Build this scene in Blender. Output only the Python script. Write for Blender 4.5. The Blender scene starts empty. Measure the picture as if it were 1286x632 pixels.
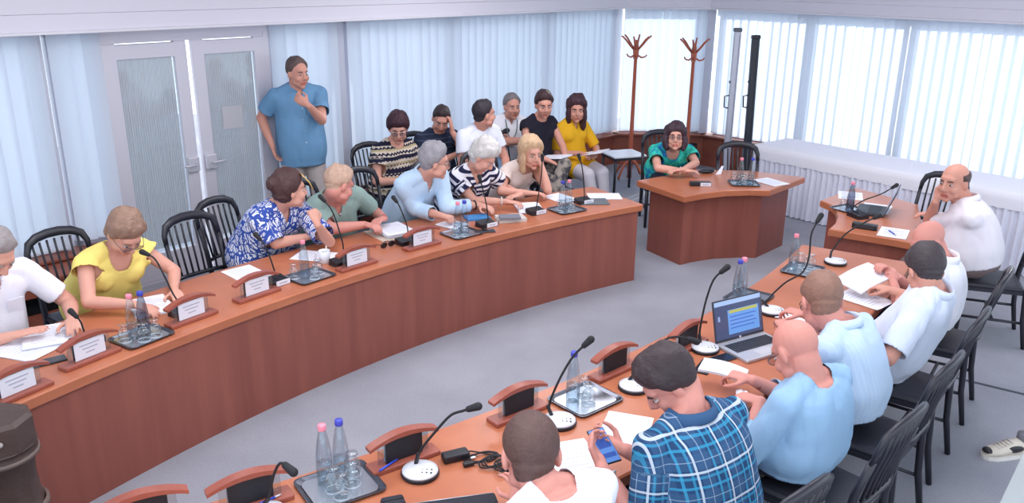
import bpy, bmesh, math, random
import numpy as np
from mathutils import Vector, Matrix, noise

random.seed(7)
S = bpy.context.scene
COL = S.collection
PI = math.pi
R = math.radians

# ------------------------------------------------------------------ camera
F_PX, TH, ROLL, CAM_H, CX, CY = 1060.0, 0.322, 0.010, 2.65, 643.0, 316.0
FW = Vector((0, math.cos(TH), -math.sin(TH)))
UP0 = Vector((0, math.sin(TH), math.cos(TH)))
RT0 = Vector((1, 0, 0))
RT = math.cos(ROLL) * RT0 + math.sin(ROLL) * UP0
UP = -math.sin(ROLL) * RT0 + math.cos(ROLL) * UP0
CAM = Vector((0, 0, CAM_H))
cd = bpy.data.cameras.new('camera')
cam = bpy.data.objects.new('camera', cd)
COL.objects.link(cam)
cd.sensor_fit = 'HORIZONTAL'
cd.sensor_width = 36.0
cd.lens = 36.0 * F_PX / 1286.0
cd.clip_start = 0.05
cd.clip_end = 200
m = Matrix((RT, UP, -FW)).transposed().to_4x4()
m.translation = CAM
cam.matrix_world = m
S.camera = cam

# survey helpers: turn a sighting in the photograph into a place in the room
def ray(x, y):
    return (FW + RT * ((x - CX) / F_PX) - UP * ((y - CY) / F_PX))
def P(x, y, z=0.0):
    r = ray(x, y)
    return CAM + r * ((z - CAM_H) / r.z)
def PY(x, y, Y):
    r = ray(x, y)
    return CAM + r * (Y / r.y)
def PW(x, y, p, n):
    r = ray(x, y)
    t = (n[0] * (p[0]) + n[1] * (p[1])) / (n[0] * r.x + n[1] * r.y)
    return CAM + r * t

TT = 0.71                                   # desk top height
C1 = Vector((6.33, -1.17, 0)); R1 = 9.81    # centre and inner radius of the long curved desk
C2 = Vector((-6.27, 11.25, 0)); R2 = 9.92   # of the near curved desk

# ------------------------------------------------------------------ objects
def tag(o, label=None, cat=None, group=None, kind=None):
    if label: o['label'] = label
    if cat: o['category'] = cat
    if group: o['group'] = group
    if kind: o['kind'] = kind
    return o
def empty(name, loc=(0, 0, 0), rz=0.0):
    o = bpy.data.objects.new(name, None)
    o.empty_display_size = 0.1
    COL.objects.link(o)
    o.location = loc
    o.rotation_euler = (0, 0, rz)
    return o
def thing(name, label, cat, loc=(0, 0, 0), rz=0.0, group=None):
    return tag(empty(name, loc, rz), label, cat, group)
CH = {}
def par(o, p):
    o.parent = p
    CH.setdefault(p.name, []).append(o)
def copy_tree(o, parent=None):
    c = o.copy()
    COL.objects.link(c)
    if parent is not None:
        par(c, parent)
    for k in list(CH.get(o.name, [])):
        copy_tree(k, c)
    return c
def face_rz(d):
    """rotation about z that turns local +y towards d"""
    return math.atan2(-d[0], d[1])

class MB:
    def __init__(s):
        s.v = []; s.f = []; s.m = []; s.sm = []
    def add(s, vs, fs, mi=0, smooth=False, M=None):
        b = len(s.v)
        for q in vs:
            q = Vector(q)
            s.v.append(M @ q if M is not None else q)
        for f in fs:
            s.f.append(tuple(b + i for i in f)); s.m.append(mi); s.sm.append(smooth)
        return s
    def box(s, c, d, mi=0, M=None, bev=0.0):
        x, y, z = d[0] / 2, d[1] / 2, d[2] / 2
        if bev <= 0:
            vs = [Vector((c[0] + i * x, c[1] + j * y, c[2] + k * z)) for k in (-1, 1) for j in (-1, 1) for i in (-1, 1)]
            return s.add(vs, [(0, 2, 3, 1), (4, 5, 7, 6), (0, 1, 5, 4), (2, 6, 7, 3), (0, 4, 6, 2), (1, 3, 7, 5)], mi, False, M)
        bm = bmesh.new()
        bmesh.ops.create_cube(bm, size=1)
        for v in bm.verts:
            v.co = Vector((v.co.x * d[0], v.co.y * d[1], v.co.z * d[2]))
        bmesh.ops.bevel(bm, geom=list(bm.edges), offset=min(bev, min(d) * .45), segments=2, affect='EDGES', profile=.5)
        bm.verts.index_update()
        s.add([v.co + Vector(c) for v in bm.verts], [[v.index for v in f.verts] for f in bm.faces], mi, False, M)
        bm.free()
        return s
    def prism(s, poly, z0, z1, mi=0, M=None, mi_side=None, bev=0.0):
        n = len(poly)
        ms = mi if mi_side is None else mi_side
        a = sum(poly[i][0] * poly[(i + 1) % n][1] - poly[(i + 1) % n][0] * poly[i][1] for i in range(n))
        if a < 0: poly = poly[::-1]
        vs = [(p[0], p[1], z0) for p in poly] + [(p[0], p[1], z1) for p in poly]
        s.add(vs, [tuple(range(n - 1, -1, -1)), tuple(range(n, 2 * n))], mi, False, M)
        s.add(vs, [(i, (i + 1) % n, n + (i + 1) % n, n + i) for i in range(n)], ms, False, M)
        return s
    def loft(s, rings, mi=0, cap=True, smooth=True, M=None, closed=True):
        n = len(rings[0]); vs = [p for r in rings for p in r]; fs = []
        for k in range(len(rings) - 1):
            for i in range(n if closed else n - 1):
                j = (i + 1) % n
                fs.append((k * n + i, k * n + j, (k + 1) * n + j, (k + 1) * n + i))
        if cap:
            fs.append(tuple(range(n - 1, -1, -1)))
            fs.append(tuple((len(rings) - 1) * n + i for i in range(n)))
        return s.add(vs, fs, mi, smooth, M)
    def tube(s, pts, r, n=8, mi=0, M=None, flat=None, up=None):
        pts = [Vector(p) for p in pts]
        rr = r if isinstance(r, (list, tuple)) else [r] * len(pts)
        rings = []; ref = Vector(up) if up is not None else None
        for i, p in enumerate(pts):
            t = (pts[min(i + 1, len(pts) - 1)] - pts[max(i - 1, 0)])
            t = t.normalized() if t.length > 1e-9 else Vector((0, 0, 1))
            if ref is None:
                ref = Vector((0, 0, 1)) if abs(t.z) < .9 else Vector((1, 0, 0))
            u = ref - t * ref.dot(t)
            if u.length < 1e-6: u = t.orthogonal()
            u.normalize(); w = t.cross(u)
            if up is None: ref = u
            fl = flat if flat is not None else 1.0
            rings.append([p + (u * math.cos(2 * PI * k / n) * fl + w * math.sin(2 * PI * k / n)) * rr[i] for k in range(n)])
        return s.loft(rings, mi, True, True, M)
    def lathe(s, prof, n=16, mi=0, M=None, c=(0, 0, 0), cap=True, smooth=True):
        rings = [[(c[0] + r * math.cos(2 * PI * k / n), c[1] + r * math.sin(2 * PI * k / n), c[2] + z) for k in range(n)] for r, z in prof]
        return s.loft(rings, mi, cap, smooth, M)
    def ell(s, c, r, M=None, mi=0, nu=14, nv=9):
        vs = [(c[0], c[1], c[2] - r[2])]; fs = []
        for j in range(1, nv):
            a = -PI / 2 + PI * j / nv
            for i in range(nu):
                b = 2 * PI * i / nu
                vs.append((c[0] + r[0] * math.cos(a) * math.cos(b), c[1] + r[1] * math.cos(a) * math.sin(b), c[2] + r[2] * math.sin(a)))
        vs.append((c[0], c[1], c[2] + r[2]))
        for i in range(nu):
            fs.append((0, 1 + (i + 1) % nu, 1 + i))
            fs.append((len(vs) - 1, 1 + (nv - 2) * nu + i, 1 + (nv - 2) * nu + (i + 1) % nu))
        for j in range(nv - 2):
            for i in range(nu):
                fs.append((1 + j * nu + i, 1 + j * nu + (i + 1) % nu, 1 + (j + 1) * nu + (i + 1) % nu, 1 + (j + 1) * nu + i))
        return s.add(vs, fs, mi, True, M)
    def cap(s, a, b, ra, rb, n=12, M=None, mi=0):
        """tapered limb with round ends"""
        a = Vector(a); b = Vector(b); t = b - a; L = t.length
        t = t / L if L > 1e-9 else Vector((0, 0, 1))
        u = t.orthogonal().normalized(); w = t.cross(u); rings = []
        for k in range(1, 5):
            an = PI / 2 * (k / 4 - 1)
            rings.append((a + t * ra * math.sin(an), ra * math.cos(an)))
        for k in range(0, 4):
            an = PI / 2 * (k / 4)
            rings.append((b + t * rb * math.sin(an), rb * math.cos(an)))
        rs = [[p + (u * math.cos(2 * PI * i / n) + w * math.sin(2 * PI * i / n)) * r for i in range(n)] for p, r in rings]
        return s.loft(rs, mi, True, True, M)
    def build(s, name, mats, parent=None, smooth=None):
        me = bpy.data.meshes.new(name)
        me.from_pydata(s.v, [], s.f)
        if not isinstance(mats, (list, tuple)): mats = [mats]
        for q in mats: me.materials.append(q)
        me.polygons.foreach_set('material_index', s.m)
        me.polygons.foreach_set('use_smooth', [bool(x) if smooth is None else smooth for x in s.sm])
        me.update()
        o = bpy.data.objects.new(name, me)
        COL.objects.link(o)
        if parent is not None: par(o, parent)
        return o

# ------------------------------------------------------------------ materials
def lin(c):
    return tuple(((x / 255) / 12.92 if x / 255 <= .04045 else ((x / 255 + .055) / 1.055) ** 2.4) for x in c)
MATS = {}
def mat(name, rgb, rough=.6, metal=0.0, bump=0.0, bscale=60.0, spec=.5, var=0.0, vscale=8.0, emit=None, estr=0.0, coat=0.0):
    if name in MATS: return MATS[name]
    M = bpy.data.materials.new(name); M.use_nodes = True
    nt = M.node_tree; b = nt.nodes['Principled BSDF']
    c = lin(rgb)
    b.inputs['Base Color'].default_value = (*c, 1)
    b.inputs['Roughness'].default_value = rough
    b.inputs['Metallic'].default_value = metal
    b.inputs['Specular IOR Level'].default_value = spec
    b.inputs['Coat Weight'].default_value = coat
    if emit is not None:
        b.inputs['Emission Color'].default_value = (*lin(emit), 1)
        b.inputs['Emission Strength'].default_value = estr
    if bump or var:
        tc = nt.nodes.new('ShaderNodeTexCoord')
    if var:
        nz = nt.nodes.new('ShaderNodeTexNoise'); nz.inputs['Scale'].default_value = vscale; nz.inputs['Detail'].default_value = 4
        nt.links.new(tc.outputs['Object'], nz.inputs['Vector'])
        mx = nt.nodes.new('ShaderNodeMix'); mx.data_type = 'RGBA'
        mx.inputs[6].default_value = (*[x * (1 - var) for x in c], 1)
        mx.inputs[7].default_value = (*[min(1, x * (1 + var)) for x in c], 1)
        nt.links.new(nz.outputs['Fac'], mx.inputs[0]); nt.links.new(mx.outputs[2], b.inputs['Base Color'])
    if bump:
        n2 = nt.nodes.new('ShaderNodeTexNoise'); n2.inputs['Scale'].default_value = bscale; n2.inputs['Detail'].default_value = 3
        nt.links.new(tc.outputs['Object'], n2.inputs['Vector'])
        bp = nt.nodes.new('ShaderNodeBump'); bp.inputs['Strength'].default_value = bump; bp.inputs['Distance'].default_value = .01
        nt.links.new(n2.outputs['Fac'], bp.inputs['Height']); nt.links.new(bp.outputs['Normal'], b.inputs['Normal'])
    MATS[name] = M
    return M
def wood(name, rgb, rgb2, rough=.35, scale=(14, 14, 1.2), wave=None):
    M = mat(name, rgb, rough, spec=.5); nt = M.node_tree; b = nt.nodes['Principled BSDF']
    tc = nt.nodes.new('ShaderNodeTexCoord'); mp = nt.nodes.new('ShaderNodeMapping'); mp.inputs['Scale'].default_value = scale
    nt.links.new(tc.outputs['Object'], mp.inputs['Vector'])
    nz = nt.nodes.new('ShaderNodeTexNoise'); nz.inputs['Scale'].default_value = 1.0; nz.inputs['Detail'].default_value = 6; nz.inputs['Roughness'].default_value = .6
    nt.links.new(mp.outputs['Vector'], nz.inputs['Vector'])
    cr = nt.nodes.new('ShaderNodeValToRGB')
    cr.color_ramp.elements[0].position = .32; cr.color_ramp.elements[1].position = .68
    cr.color_ramp.elements[0].color = (*lin(rgb2), 1); cr.color_ramp.elements[1].color = (*lin(rgb), 1)
    nt.links.new(nz.outputs['Fac'], cr.inputs['Fac']); nt.links.new(cr.outputs['Color'], b.inputs['Base Color'])
    return M
def clear(name, rgb=(235, 242, 246), gloss=.10, tint=.93):
    """thin clear plastic or glass: see-through with a fresnel sheen"""
    if name in MATS: return MATS[name]
    M = bpy.data.materials.new(name); M.use_nodes = True; nt = M.node_tree; nt.nodes.clear()
    out = nt.nodes.new('ShaderNodeOutputMaterial'); tr = nt.nodes.new('ShaderNodeBsdfTransparent')
    c = lin(rgb); tr.inputs['Color'].default_value = (c[0] * tint, c[1] * tint, c[2] * tint, 1)
    gl = nt.nodes.new('ShaderNodeBsdfGlossy'); gl.inputs['Roughness'].default_value = .05
    lw = nt.nodes.new('ShaderNodeLayerWeight'); lw.inputs['Blend'].default_value = .35
    ml = nt.nodes.new('ShaderNodeMath'); ml.operation = 'MULTIPLY_ADD'; ml.inputs[1].default_value = .40; ml.inputs[2].default_value = gloss
    nt.links.new(lw.outputs['Facing'], ml.inputs[0])
    mx = nt.nodes.new('ShaderNodeMixShader'); nt.links.new(ml.outputs[0], mx.inputs[0])
    nt.links.new(tr.outputs[0], mx.inputs[1]); nt.links.new(gl.outputs[0], mx.inputs[2]); nt.links.new(mx.outputs[0], out.inputs[0])
    MATS[name] = M
    return M
def sheer(name, rgb, trans=.55):
    """cloth that lets daylight through"""
    if name in MATS: return MATS[name]
    M = bpy.data.materials.new(name); M.use_nodes = True; nt = M.node_tree; nt.nodes.clear()
    out = nt.nodes.new('ShaderNodeOutputMaterial'); d = nt.nodes.new('ShaderNodeBsdfDiffuse'); t = nt.nodes.new('ShaderNodeBsdfTranslucent')
    c = lin(rgb); d.inputs['Color'].default_value = (*c, 1); t.inputs['Color'].default_value = (*c, 1)
    mx = nt.nodes.new('ShaderNodeMixShader'); mx.inputs[0].default_value = trans
    nt.links.new(d.outputs[0], mx.inputs[1]); nt.links.new(t.outputs[0], mx.inputs[2]); nt.links.new(mx.outputs[0], out.inputs[0])
    MATS[name] = M
    return M
# ================================================================== the room
def carpet():
    M = mat('grey carpet', (146, 147, 157), .95, spec=.1, bump=.35, bscale=220)
    nt = M.node_tree; b = nt.nodes['Principled BSDF']
    tc = nt.nodes.new('ShaderNodeTexCoord')
    n1 = nt.nodes.new('ShaderNodeTexNoise'); n1.inputs['Scale'].default_value = 1.3; n1.inputs['Detail'].default_value = 5
    n2 = nt.nodes.new('ShaderNodeTexNoise'); n2.inputs['Scale'].default_value = 90
    nt.links.new(tc.outputs['Object'], n1.inputs['Vector']); nt.links.new(tc.outputs['Object'], n2.inputs['Vector'])
    ad = nt.nodes.new('ShaderNodeMath'); ad.operation = 'MULTIPLY_ADD'; ad.inputs[1].default_value = .55
    nt.links.new(n2.outputs['Fac'], ad.inputs[0]); nt.links.new(n1.outputs['Fac'], ad.inputs[2])
    cr = nt.nodes.new('ShaderNodeValToRGB'); cr.color_ramp.elements[0].position = .45; cr.color_ramp.elements[1].position = 1.1
    cr.color_ramp.elements[0].color = (*lin((138, 139, 150)), 1); cr.color_ramp.elements[1].color = (*lin((164, 165, 174)), 1)
    nt.links.new(ad.outputs[0], cr.inputs['Fac']); nt.links.new(cr.outputs['Color'], b.inputs['Base Color'])
    return M
CARPET = carpet()
WTOP = wood('desk top veneer', (190, 116, 84), (174, 102, 72), .30, (3, 3, 8))
WPAN = wood('desk panel veneer', (154, 89, 75), (136, 76, 66), .42, (9, 9, .7))  # top and panel veneers desaturated to put haze into their colour
WDARK = wood('parapet wood', (150, 82, 62), (122, 64, 50), .45, (3, 3, 6))
WSTAND = wood('name stand wood', (162, 88, 72), (142, 74, 60), .35, (10, 10, 3))
ALU = mat('brushed aluminium frame', (206, 202, 212), .45, .15)
POST = mat('grey window post', (190, 192, 206), .5, .1)
PLAS = mat('white plaster', (222, 218, 228), .8, spec=.2)
PLAS2 = mat('moulding white', (226, 222, 228), .7, spec=.2)
UPW = mat('upper wall grey green', (150, 160, 166), .85, spec=.2)
BLACK = mat('black lacquer', (28, 28, 36), .38, spec=.5)
BLKM = mat('black matte', (24, 24, 30), .7)
PANE = clear('window glass', (240, 246, 250), .03, 1.0)
BLIND = sheer('blind fabric', (232, 236, 244), .62)
CURT = sheer('door curtain', (208, 204, 206), .36)
WHITE = mat('white paper', (236, 238, 248), .7, spec=.2)

fl = MB(); fl.prism([(-7, -1.5), (8, -1.5), (8, 16), (-7, 16)], -.1, 0)
tag(fl.build('floor', CARPET), kind='structure')

# wall lines in plan, measured below the pelmet
SZ = 2.17
s0, s1, s2, s3 = [P(x, y, SZ) for x, y in ((0, 46), (787, 10.9), (893, 12), (1286, 31))]
def v2(v): return Vector((v.x, v.y, 0))
def inter(p, d, q, e):
    c = d.x * e.y - d.y * e.x
    t = ((q.x - p.x) * e.y - (q.y - p.y) * e.x) / c
    return p + d * t
dirs = [(v2(s1) - v2(s0)).normalized(), (v2(s2) - v2(s1)).normalized(), (v2(s3) - v2(s2)).normalized()]
nrm = [Vector((-d.y, d.x, 0)) for d in dirs]        # outward
OFF = .22
def offline(k):
    lines = [(v2(s0) + nrm[0] * k, dirs[0]), (v2(s1) + nrm[1] * k, dirs[1]), (v2(s3) + nrm[2] * k, dirs[2])]
    A = lines[0][0] - dirs[0] * 3.2
    B = inter(*lines[0], *lines[1]); Cc = inter(*lines[1], *lines[2])
    D = lines[2][0] + dirs[2] * 3.0
    return [A, B, Cc, D]
WL = offline(OFF)
def seg_frame(i):
    """matrix: local x along the wall (left to right), y outward, z up"""
    M = Matrix((dirs[i], nrm[i], Vector((0, 0, 1)))).transposed().to_4x4()
    M.translation = WL[i]
    return M
SF = [seg_frame(i) for i in range(3)]
SL = [(WL[i + 1] - WL[i]).length for i in range(3)]
def along(i, x, y):
    """distance along wall i of a vertical seen at pixel (x, y)"""
    q = PW(x, y, WL[i], nrm[i])
    return (SF[i].inverted() @ q).x
ZS, ZT = .43, 2.19
wnames = ['left', 'back', 'right']
# parapet below and wall band above the glazing
for i in range(3):
    b = MB()
    b.box((SL[i] / 2, .11, (ZT + 3.3) / 2), (SL[i] + .3, .12, 3.3 - ZT), 0, SF[i])
    tag(b.build('wall_' + wnames[i], UPW), kind='structure')
def parapet(i, x0, x1, name, d=.16):
    b = MB()
    b.box(((x0 + x1) / 2, .02, ZS / 2), (x1 - x0, d, ZS), 0, SF[i])
    b.box(((x0 + x1) / 2, -.02, ZS + .012), (x1 - x0, d + .10, .025), 0, SF[i], bev=.006)
    return tag(b.build(name, WDARK), kind='structure')

# pelmet (light shelf) that runs round the room under the ceiling
prof = [(0, 0), (-.02, 0), (-.02, .018), (-.010, .024), (-.010, .14), (-.022, .146), (-.026, .255), (.34, .255), (.34, .22), (.02, .2)]
rings = [offline(p[0]) for p in prof]
b = MB()
npf = len(prof)
for i in range(3):
    va = [rings[k][i] + Vector((0, 0, SZ + prof[k][1])) for k in range(npf)]
    vb = [rings[k][i + 1] + Vector((0, 0, SZ + prof[k][1])) for k in range(npf)]
    b.add(va + vb, [(k, (k + 1) % npf, npf + (k + 1) % npf, npf + k) for k in range(npf)], 0)
tag(b.build('trim_1', PLAS), kind='structure')
# lip line
b = MB(); rl = [offline(k) for k in (-.028, -.018)]
for i in range(3):
    q = [rl[0][i] + Vector((0, 0, SZ)), rl[0][i + 1] + Vector((0, 0, SZ)), rl[1][i + 1] + Vector((0, 0, SZ)), rl[1][i] + Vector((0, 0, SZ))]
    b.add(q + [v + Vector((0, 0, .016)) for v in q], [(0, 1, 2, 3), (4, 7, 6, 5), (0, 4, 5, 1), (2, 6, 7, 3), (1, 5, 6, 2), (0, 3, 7, 4)])
tag(b.build('trim_2', PLAS2), kind='structure')
# ceiling high above the pelmet
b = MB(); cw = offline(.2); b.prism([(-5.6, 1.2), (5.6, 1.2)] + [(q.x, q.y) for q in reversed(cw)], 3.3, 3.4)
tag(b.build('ceiling', mat('ceiling white', (225, 226, 232), .85, spec=.1)), kind='structure')
# daylight slots high in the wall over the pelmet
SLOT = mat('bright daylight slot', (205, 215, 255), .5, emit=(200, 215, 255), estr=2.2)
wn = 20
for i, px0, px1 in ((0, 66, 84), (0, 172, 222), (0, 232, 345), (2, 1250, 1262), (2, 1270, 1286)):
    xa, xb = along(i, px0, 6), along(i, px1, 3)
    z = PW((px0 + px1) / 2, 4 if i == 0 else 3, WL[i], nrm[i]).z
    b = MB()
    b.box(((xa + xb) / 2, .035, z + .10), (abs(xb - xa) + .03, .03, .03), 0, SF[i])
    b.box(((xa + xb) / 2, .035, z - .03), (abs(xb - xa) + .03, .03, .02), 0, SF[i])
    o = tag(b.build('window_%d' % wn, UPW), kind='structure')
    c = MB(); c.box(((xa + xb) / 2, .035, z + .035), (abs(xb - xa), .02, .10), 0, SF[i]); c.build('pane', SLOT, o)
    wn += 1

# windows, their posts and the vertical blinds that hang before them
nb = [0]
def window(i, x0, x1, lab, group=None, tilt=18, zb=ZS + .05, zt=ZT - .01, pitch=.112, gaps=()):
    nb[0] += 1
    f = MB(); w = x1 - x0; xm = (x0 + x1) / 2
    for xx in (x0 + .025, x1 - .025): f.box((xx, .10, (ZS + ZT) / 2), (.05, .07, ZT - ZS), 0, SF[i])
    for zz in (ZS + .04, ZT - .03): f.box((xm, .10, zz), (w, .07, .06), 0, SF[i])
    o = tag(f.build('window_%d' % nb[0], POST), kind='structure')
    g = MB(); g.box((xm, .11, (ZS + ZT) / 2), (w - .1, .008, ZT - ZS - .1), 0, SF[i]); g.build('pane', PANE, o)
    t = thing('vertical_blind', lab, 'blind', SF[i] @ Vector((xm, -.03, zb)), face_rz(nrm[i]), group)
    b = MB(); n = int(w / pitch)
    for k in range(n):
        if k in gaps: continue
        c = -w / 2 + (k + .5) * w / n
        a = R(tilt + random.uniform(-3, 3)) * (1 if i != 0 else -1)
        hw = .052 if k == n // 2 else .076; pts = []
        for q in (-1, -.5, 0, .5, 1):
            bow = .006 * (1 - q * q)
            pts.append((c + q * hw * math.cos(a) + bow * math.sin(a), q * hw * math.sin(a) - bow * math.cos(a)))
        H = zt - zb
        ra = [(x, y, 0) for x, y in pts]; rb = [(x, y, H) for x, y in pts]
        b.add(ra + rb, [(q, q + 1, 6 + q, 5 + q) for q in range(4)], 0, True)
    b.build('slats', BLIND, t)
    r = MB(); r.box((0, 0, zt - zb + .012), (w, .05, .03), 0, None, .006); r.build('head_rail', PLAS2, t)
    ch = MB(); ch.tube([(-w / 2, -.012, .015), (w / 2, -.012, .015)], .0025, 5); ch.build('bottom_chain', PLAS2, t)
    return t
def post(i, x, w=.07, name='trim', z0=ZS, z1=ZT, d=.12):
    post.n += 1
    b = MB(); b.box((x, .06, (z0 + z1) / 2), (w, d, z1 - z0), 0, SF[i], .008)
    return tag(b.build('%s_%d' % (name, post.n), POST), kind='structure')
post.n = 2

xa = along(0, 61, 150) ; xb = along(0, 72, 150); xd0 = along(0, 138, 150); xd1 = along(0, 244, 150); xd2 = along(0, 338, 150)
xe = along(0, 424, 120); xf = along(0, 437, 120); xg = along(0, 566, 120); xh = along(0, 684, 120); xi = along(0, 774, 100)
window(0, 0.2, xa - 1.12, 'white vertical blind at the far left end of the window wall')
window(0, xa - 1.1, xa - .02, 'white vertical blind in the large window behind the white-shirted man at left', tilt=10)
post(0, (xa + xb) / 2 - .02, .05)
window(0, xb + .02, xd0 - .03, 'narrow white vertical blind just left of the double doors', tilt=24, zb=ZS + .09)
post(0, xd2 + .03, .08)
window(0, xd2 + .08, xe - .02, 'white vertical blind behind the standing man in blue shirt', tilt=22)
post(0, (xe + xf) / 2, (xf - xe) * .8)
window(0, xf + .03, xg, 'blue-lit vertical blind behind the dark-haired woman in patterned top', tilt=14)
window(0, xg + .01, xh, 'blue-lit vertical blind behind the two men in white tops', tilt=14)
window(0, xh + .01, xi, 'vertical blind behind the woman in yellow top', tilt=14)
post(0, SL[0] - .06, .14)
window(1, .12, SL[1] - .1, 'bright vertical blind behind the two coat racks', tilt=14)
post(1, SL[1] - .03, .12)
ra = along(2, 905, 100); rb_ = along(2, 1008, 100); rc = along(2, 1130, 100)
window(2, .1, rb_, 'bright vertical blind behind the two upright projection screen cases', tilt=14)
window(2, rb_ + .02, rc, 'bright vertical blind above the middle of the white clothed table', tilt=14)
window(2, rc + .03, rc + 1.75, 'bright vertical blind above the bald man in white shirt at right', tilt=14)
window(2, rc + 1.78, SL[2] - .3, 'bright vertical blind at the far right end of the window wall', tilt=14)

parapet(0, 0, xd0 - .02, 'trim_20')
parapet(0, xd2 + .02, SL[0], 'trim_21')
parapet(1, 0, SL[1], 'trim_22')
parapet(2, 0, SL[2], 'trim_23')

# double door
def door(n, x0, x1, lock_side):
    w = x1 - x0; xm = (x0 + x1) / 2; H = 2.04
    t = tag(empty('door_%d' % n, SF[0] @ Vector((xm, .0, 0)), face_rz(nrm[0])), kind='structure')
    f = MB()
    for sx in (-1, 1): f.box((sx * (w / 2 - .055), 0, H / 2 + .02), (.11, .05, H), 0, None, .006)
    f.box((0, 0, H - .05), (w - .2, .05, .12), 0, None, .006); f.box((0, 0, .14), (w - .2, .05, .24), 0, None, .006)
    f.build('door_frame', ALU, t)
    g = MB(); g.box((0, .01, 1.11), (w - .2, .008, 1.74), 0); g.build('pane', PANE, t)
    c = MB(); n_ = 46; ww = w - .24
    pts = [(-ww / 2 + ww * k / (n_ * 2), -.022 + .010 * math.sin(k * PI / 2 * 1.0) + random.uniform(-.002, .002)) for k in range(n_ * 2 + 1)]
    m_ = len(pts)
    c.add([(x, y + .035, .29) for x, y in pts] + [(x, y + .035, 1.93) for x, y in pts], [(k, k + 1, m_ + k + 1, m_ + k) for k in range(m_ - 1)], 0, True)
    c.build('door_curtain', CURT, t)
    r = MB(); r.tube([(-ww / 2, -.0, 1.935), (ww / 2, -.0, 1.935)], .006, 6); r.build('curtain_rod', PLAS2, t)
    hb = MB(); hb.box((lock_side * (w / 2 - .06), -.045, 1.0), (.10, .04, .13), 0, None, .008)
    hb.build('lock_box', mat('lock plate', (205, 203, 212), .4, .3), t)
    hd = MB(); hd.tube([(lock_side * (w / 2 - .055), -.06, 1.0), (lock_side * (w / 2 - .055), -.10, 1.0), (lock_side * (w / 2 - .17), -.10, 1.0)], .009, 8)
    hd.build('door_handle', ALU, t)
    return t
d1 = door(1, xd0, xd1 - .015, 1)
d2 = door(2, xd1 + .035, xd2 - .0, -1)
pn = MB(); pn.box((-.02, -.008, 1.36), (.20, .004, .20), 0); pn.build('notice', mat('faded notice', (186, 184, 190), .8), d2)
b = MB()
b.box(((xd0 + xd2) / 2, .02, 2.11), (xd2 - xd0 + .06, .08, .10), 0, SF[0]); b.box((xd0 - .02, .02, 1.05), (.05, .09, 2.1), 0, SF[0])
b.box((xd2 + .015, .02, 1.05), (.05, .09, 2.1), 0, SF[0]); b.box(((xd0 + xd2) / 2, .02, .01), (xd2 - xd0, .10, .02), 0, SF[0])
tag(b.build('trim_24', ALU), kind='structure')

# low wooden shelf in front of the left window
q = MB(); xs0, xs1 = along(0, -160, 300), along(0, 132, 285)
t = thing('radiator_shelf', 'low reddish wooden shelf below the left window behind the woman in yellow', 'shelf', SF[0] @ Vector(((xs0 + xs1) / 2, -.28, 0)), face_rz(nrm[0]))
w = xs1 - xs0
MB().box((0, 0, .405), (w, .36, .03), 0, None, .006).build('shelf_top', WDARK, t)
MB().box((0, -.15, .34), (w, .03, .10), 0).build('apron', WDARK, t)
MB().box((0, -.15, .09), (w, .03, .12), 0).build('lower_rail', WDARK, t)
MB().box((0, .06, .2), (w - .06, .02, .38), 0).build('back_panel', BLKM, t)
for sx in (-1, 1): MB().box((sx * (w / 2 - .02), 0, .2), (.04, .34, .4), 0).build('end_panel', WDARK, t)
t = thing('ledger', 'grey ledger lying on the low wooden shelf below the left window', 'book', P(68, 301, .42) , face_rz(nrm[0]))
MB().box((0, 0, .022), (.34, .18, .038), 0).build('pages', WHITE, t)
b = MB(); b.box((0, 0, .002), (.36, .20, .004)); b.box((0, 0, .043), (.36, .20, .004)); b.box((0, .1, .022), (.36, .004, .044)); b.build('cover', mat('ledger cover', (108, 112, 138), .6), t)

# dark vent grilles in the parapet of the short back wall
for k, (px, py, wd) in enumerate(((862, 196, .26), (900, 195, .30))):
    qv = PW(px, py, WL[1] - nrm[1] * .07, nrm[1]); l = SF[1].inverted() @ qv
    t = thing('vent_grille', ['dark vent grille in the wooden parapet right of the woman in green', 'dark vent grille in the wooden parapet left of the silver screen case'][k], 'vent', SF[1] @ Vector((l.x, -.064, .19)), face_rz(nrm[1]))
    f = MB()
    for sx in (-1, 1): f.box((sx * wd / 2, 0, 0), (.02, .014, .24))
    for sz in (-1, 1): f.box((0, 0, sz * .12), (wd + .02, .014, .02))
    f.build('frame', BLACK, t)
    s_ = MB()
    for j in range(7): s_.box((0, .002, -.10 + j * .033), (wd - .02, .006, .018))
    s_.build('louvre', BLKM, t)

# carpet seam strip on the right-hand floor
b = MB(); a0, a1 = P(1196, 474), P(1300, 499); dd = (a1 - a0).normalized(); nn = Vector((-dd.y, dd.x, 0)) * .012
b.prism([(a0 + nn)[:2], (a1 + dd * 2 + nn)[:2], (a1 + dd * 2 - nn)[:2], (a0 - nn)[:2]], 0, .004)
tag(b.build('trim_25', mat('seam strip', (70, 72, 84), .8)), kind='structure')
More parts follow.
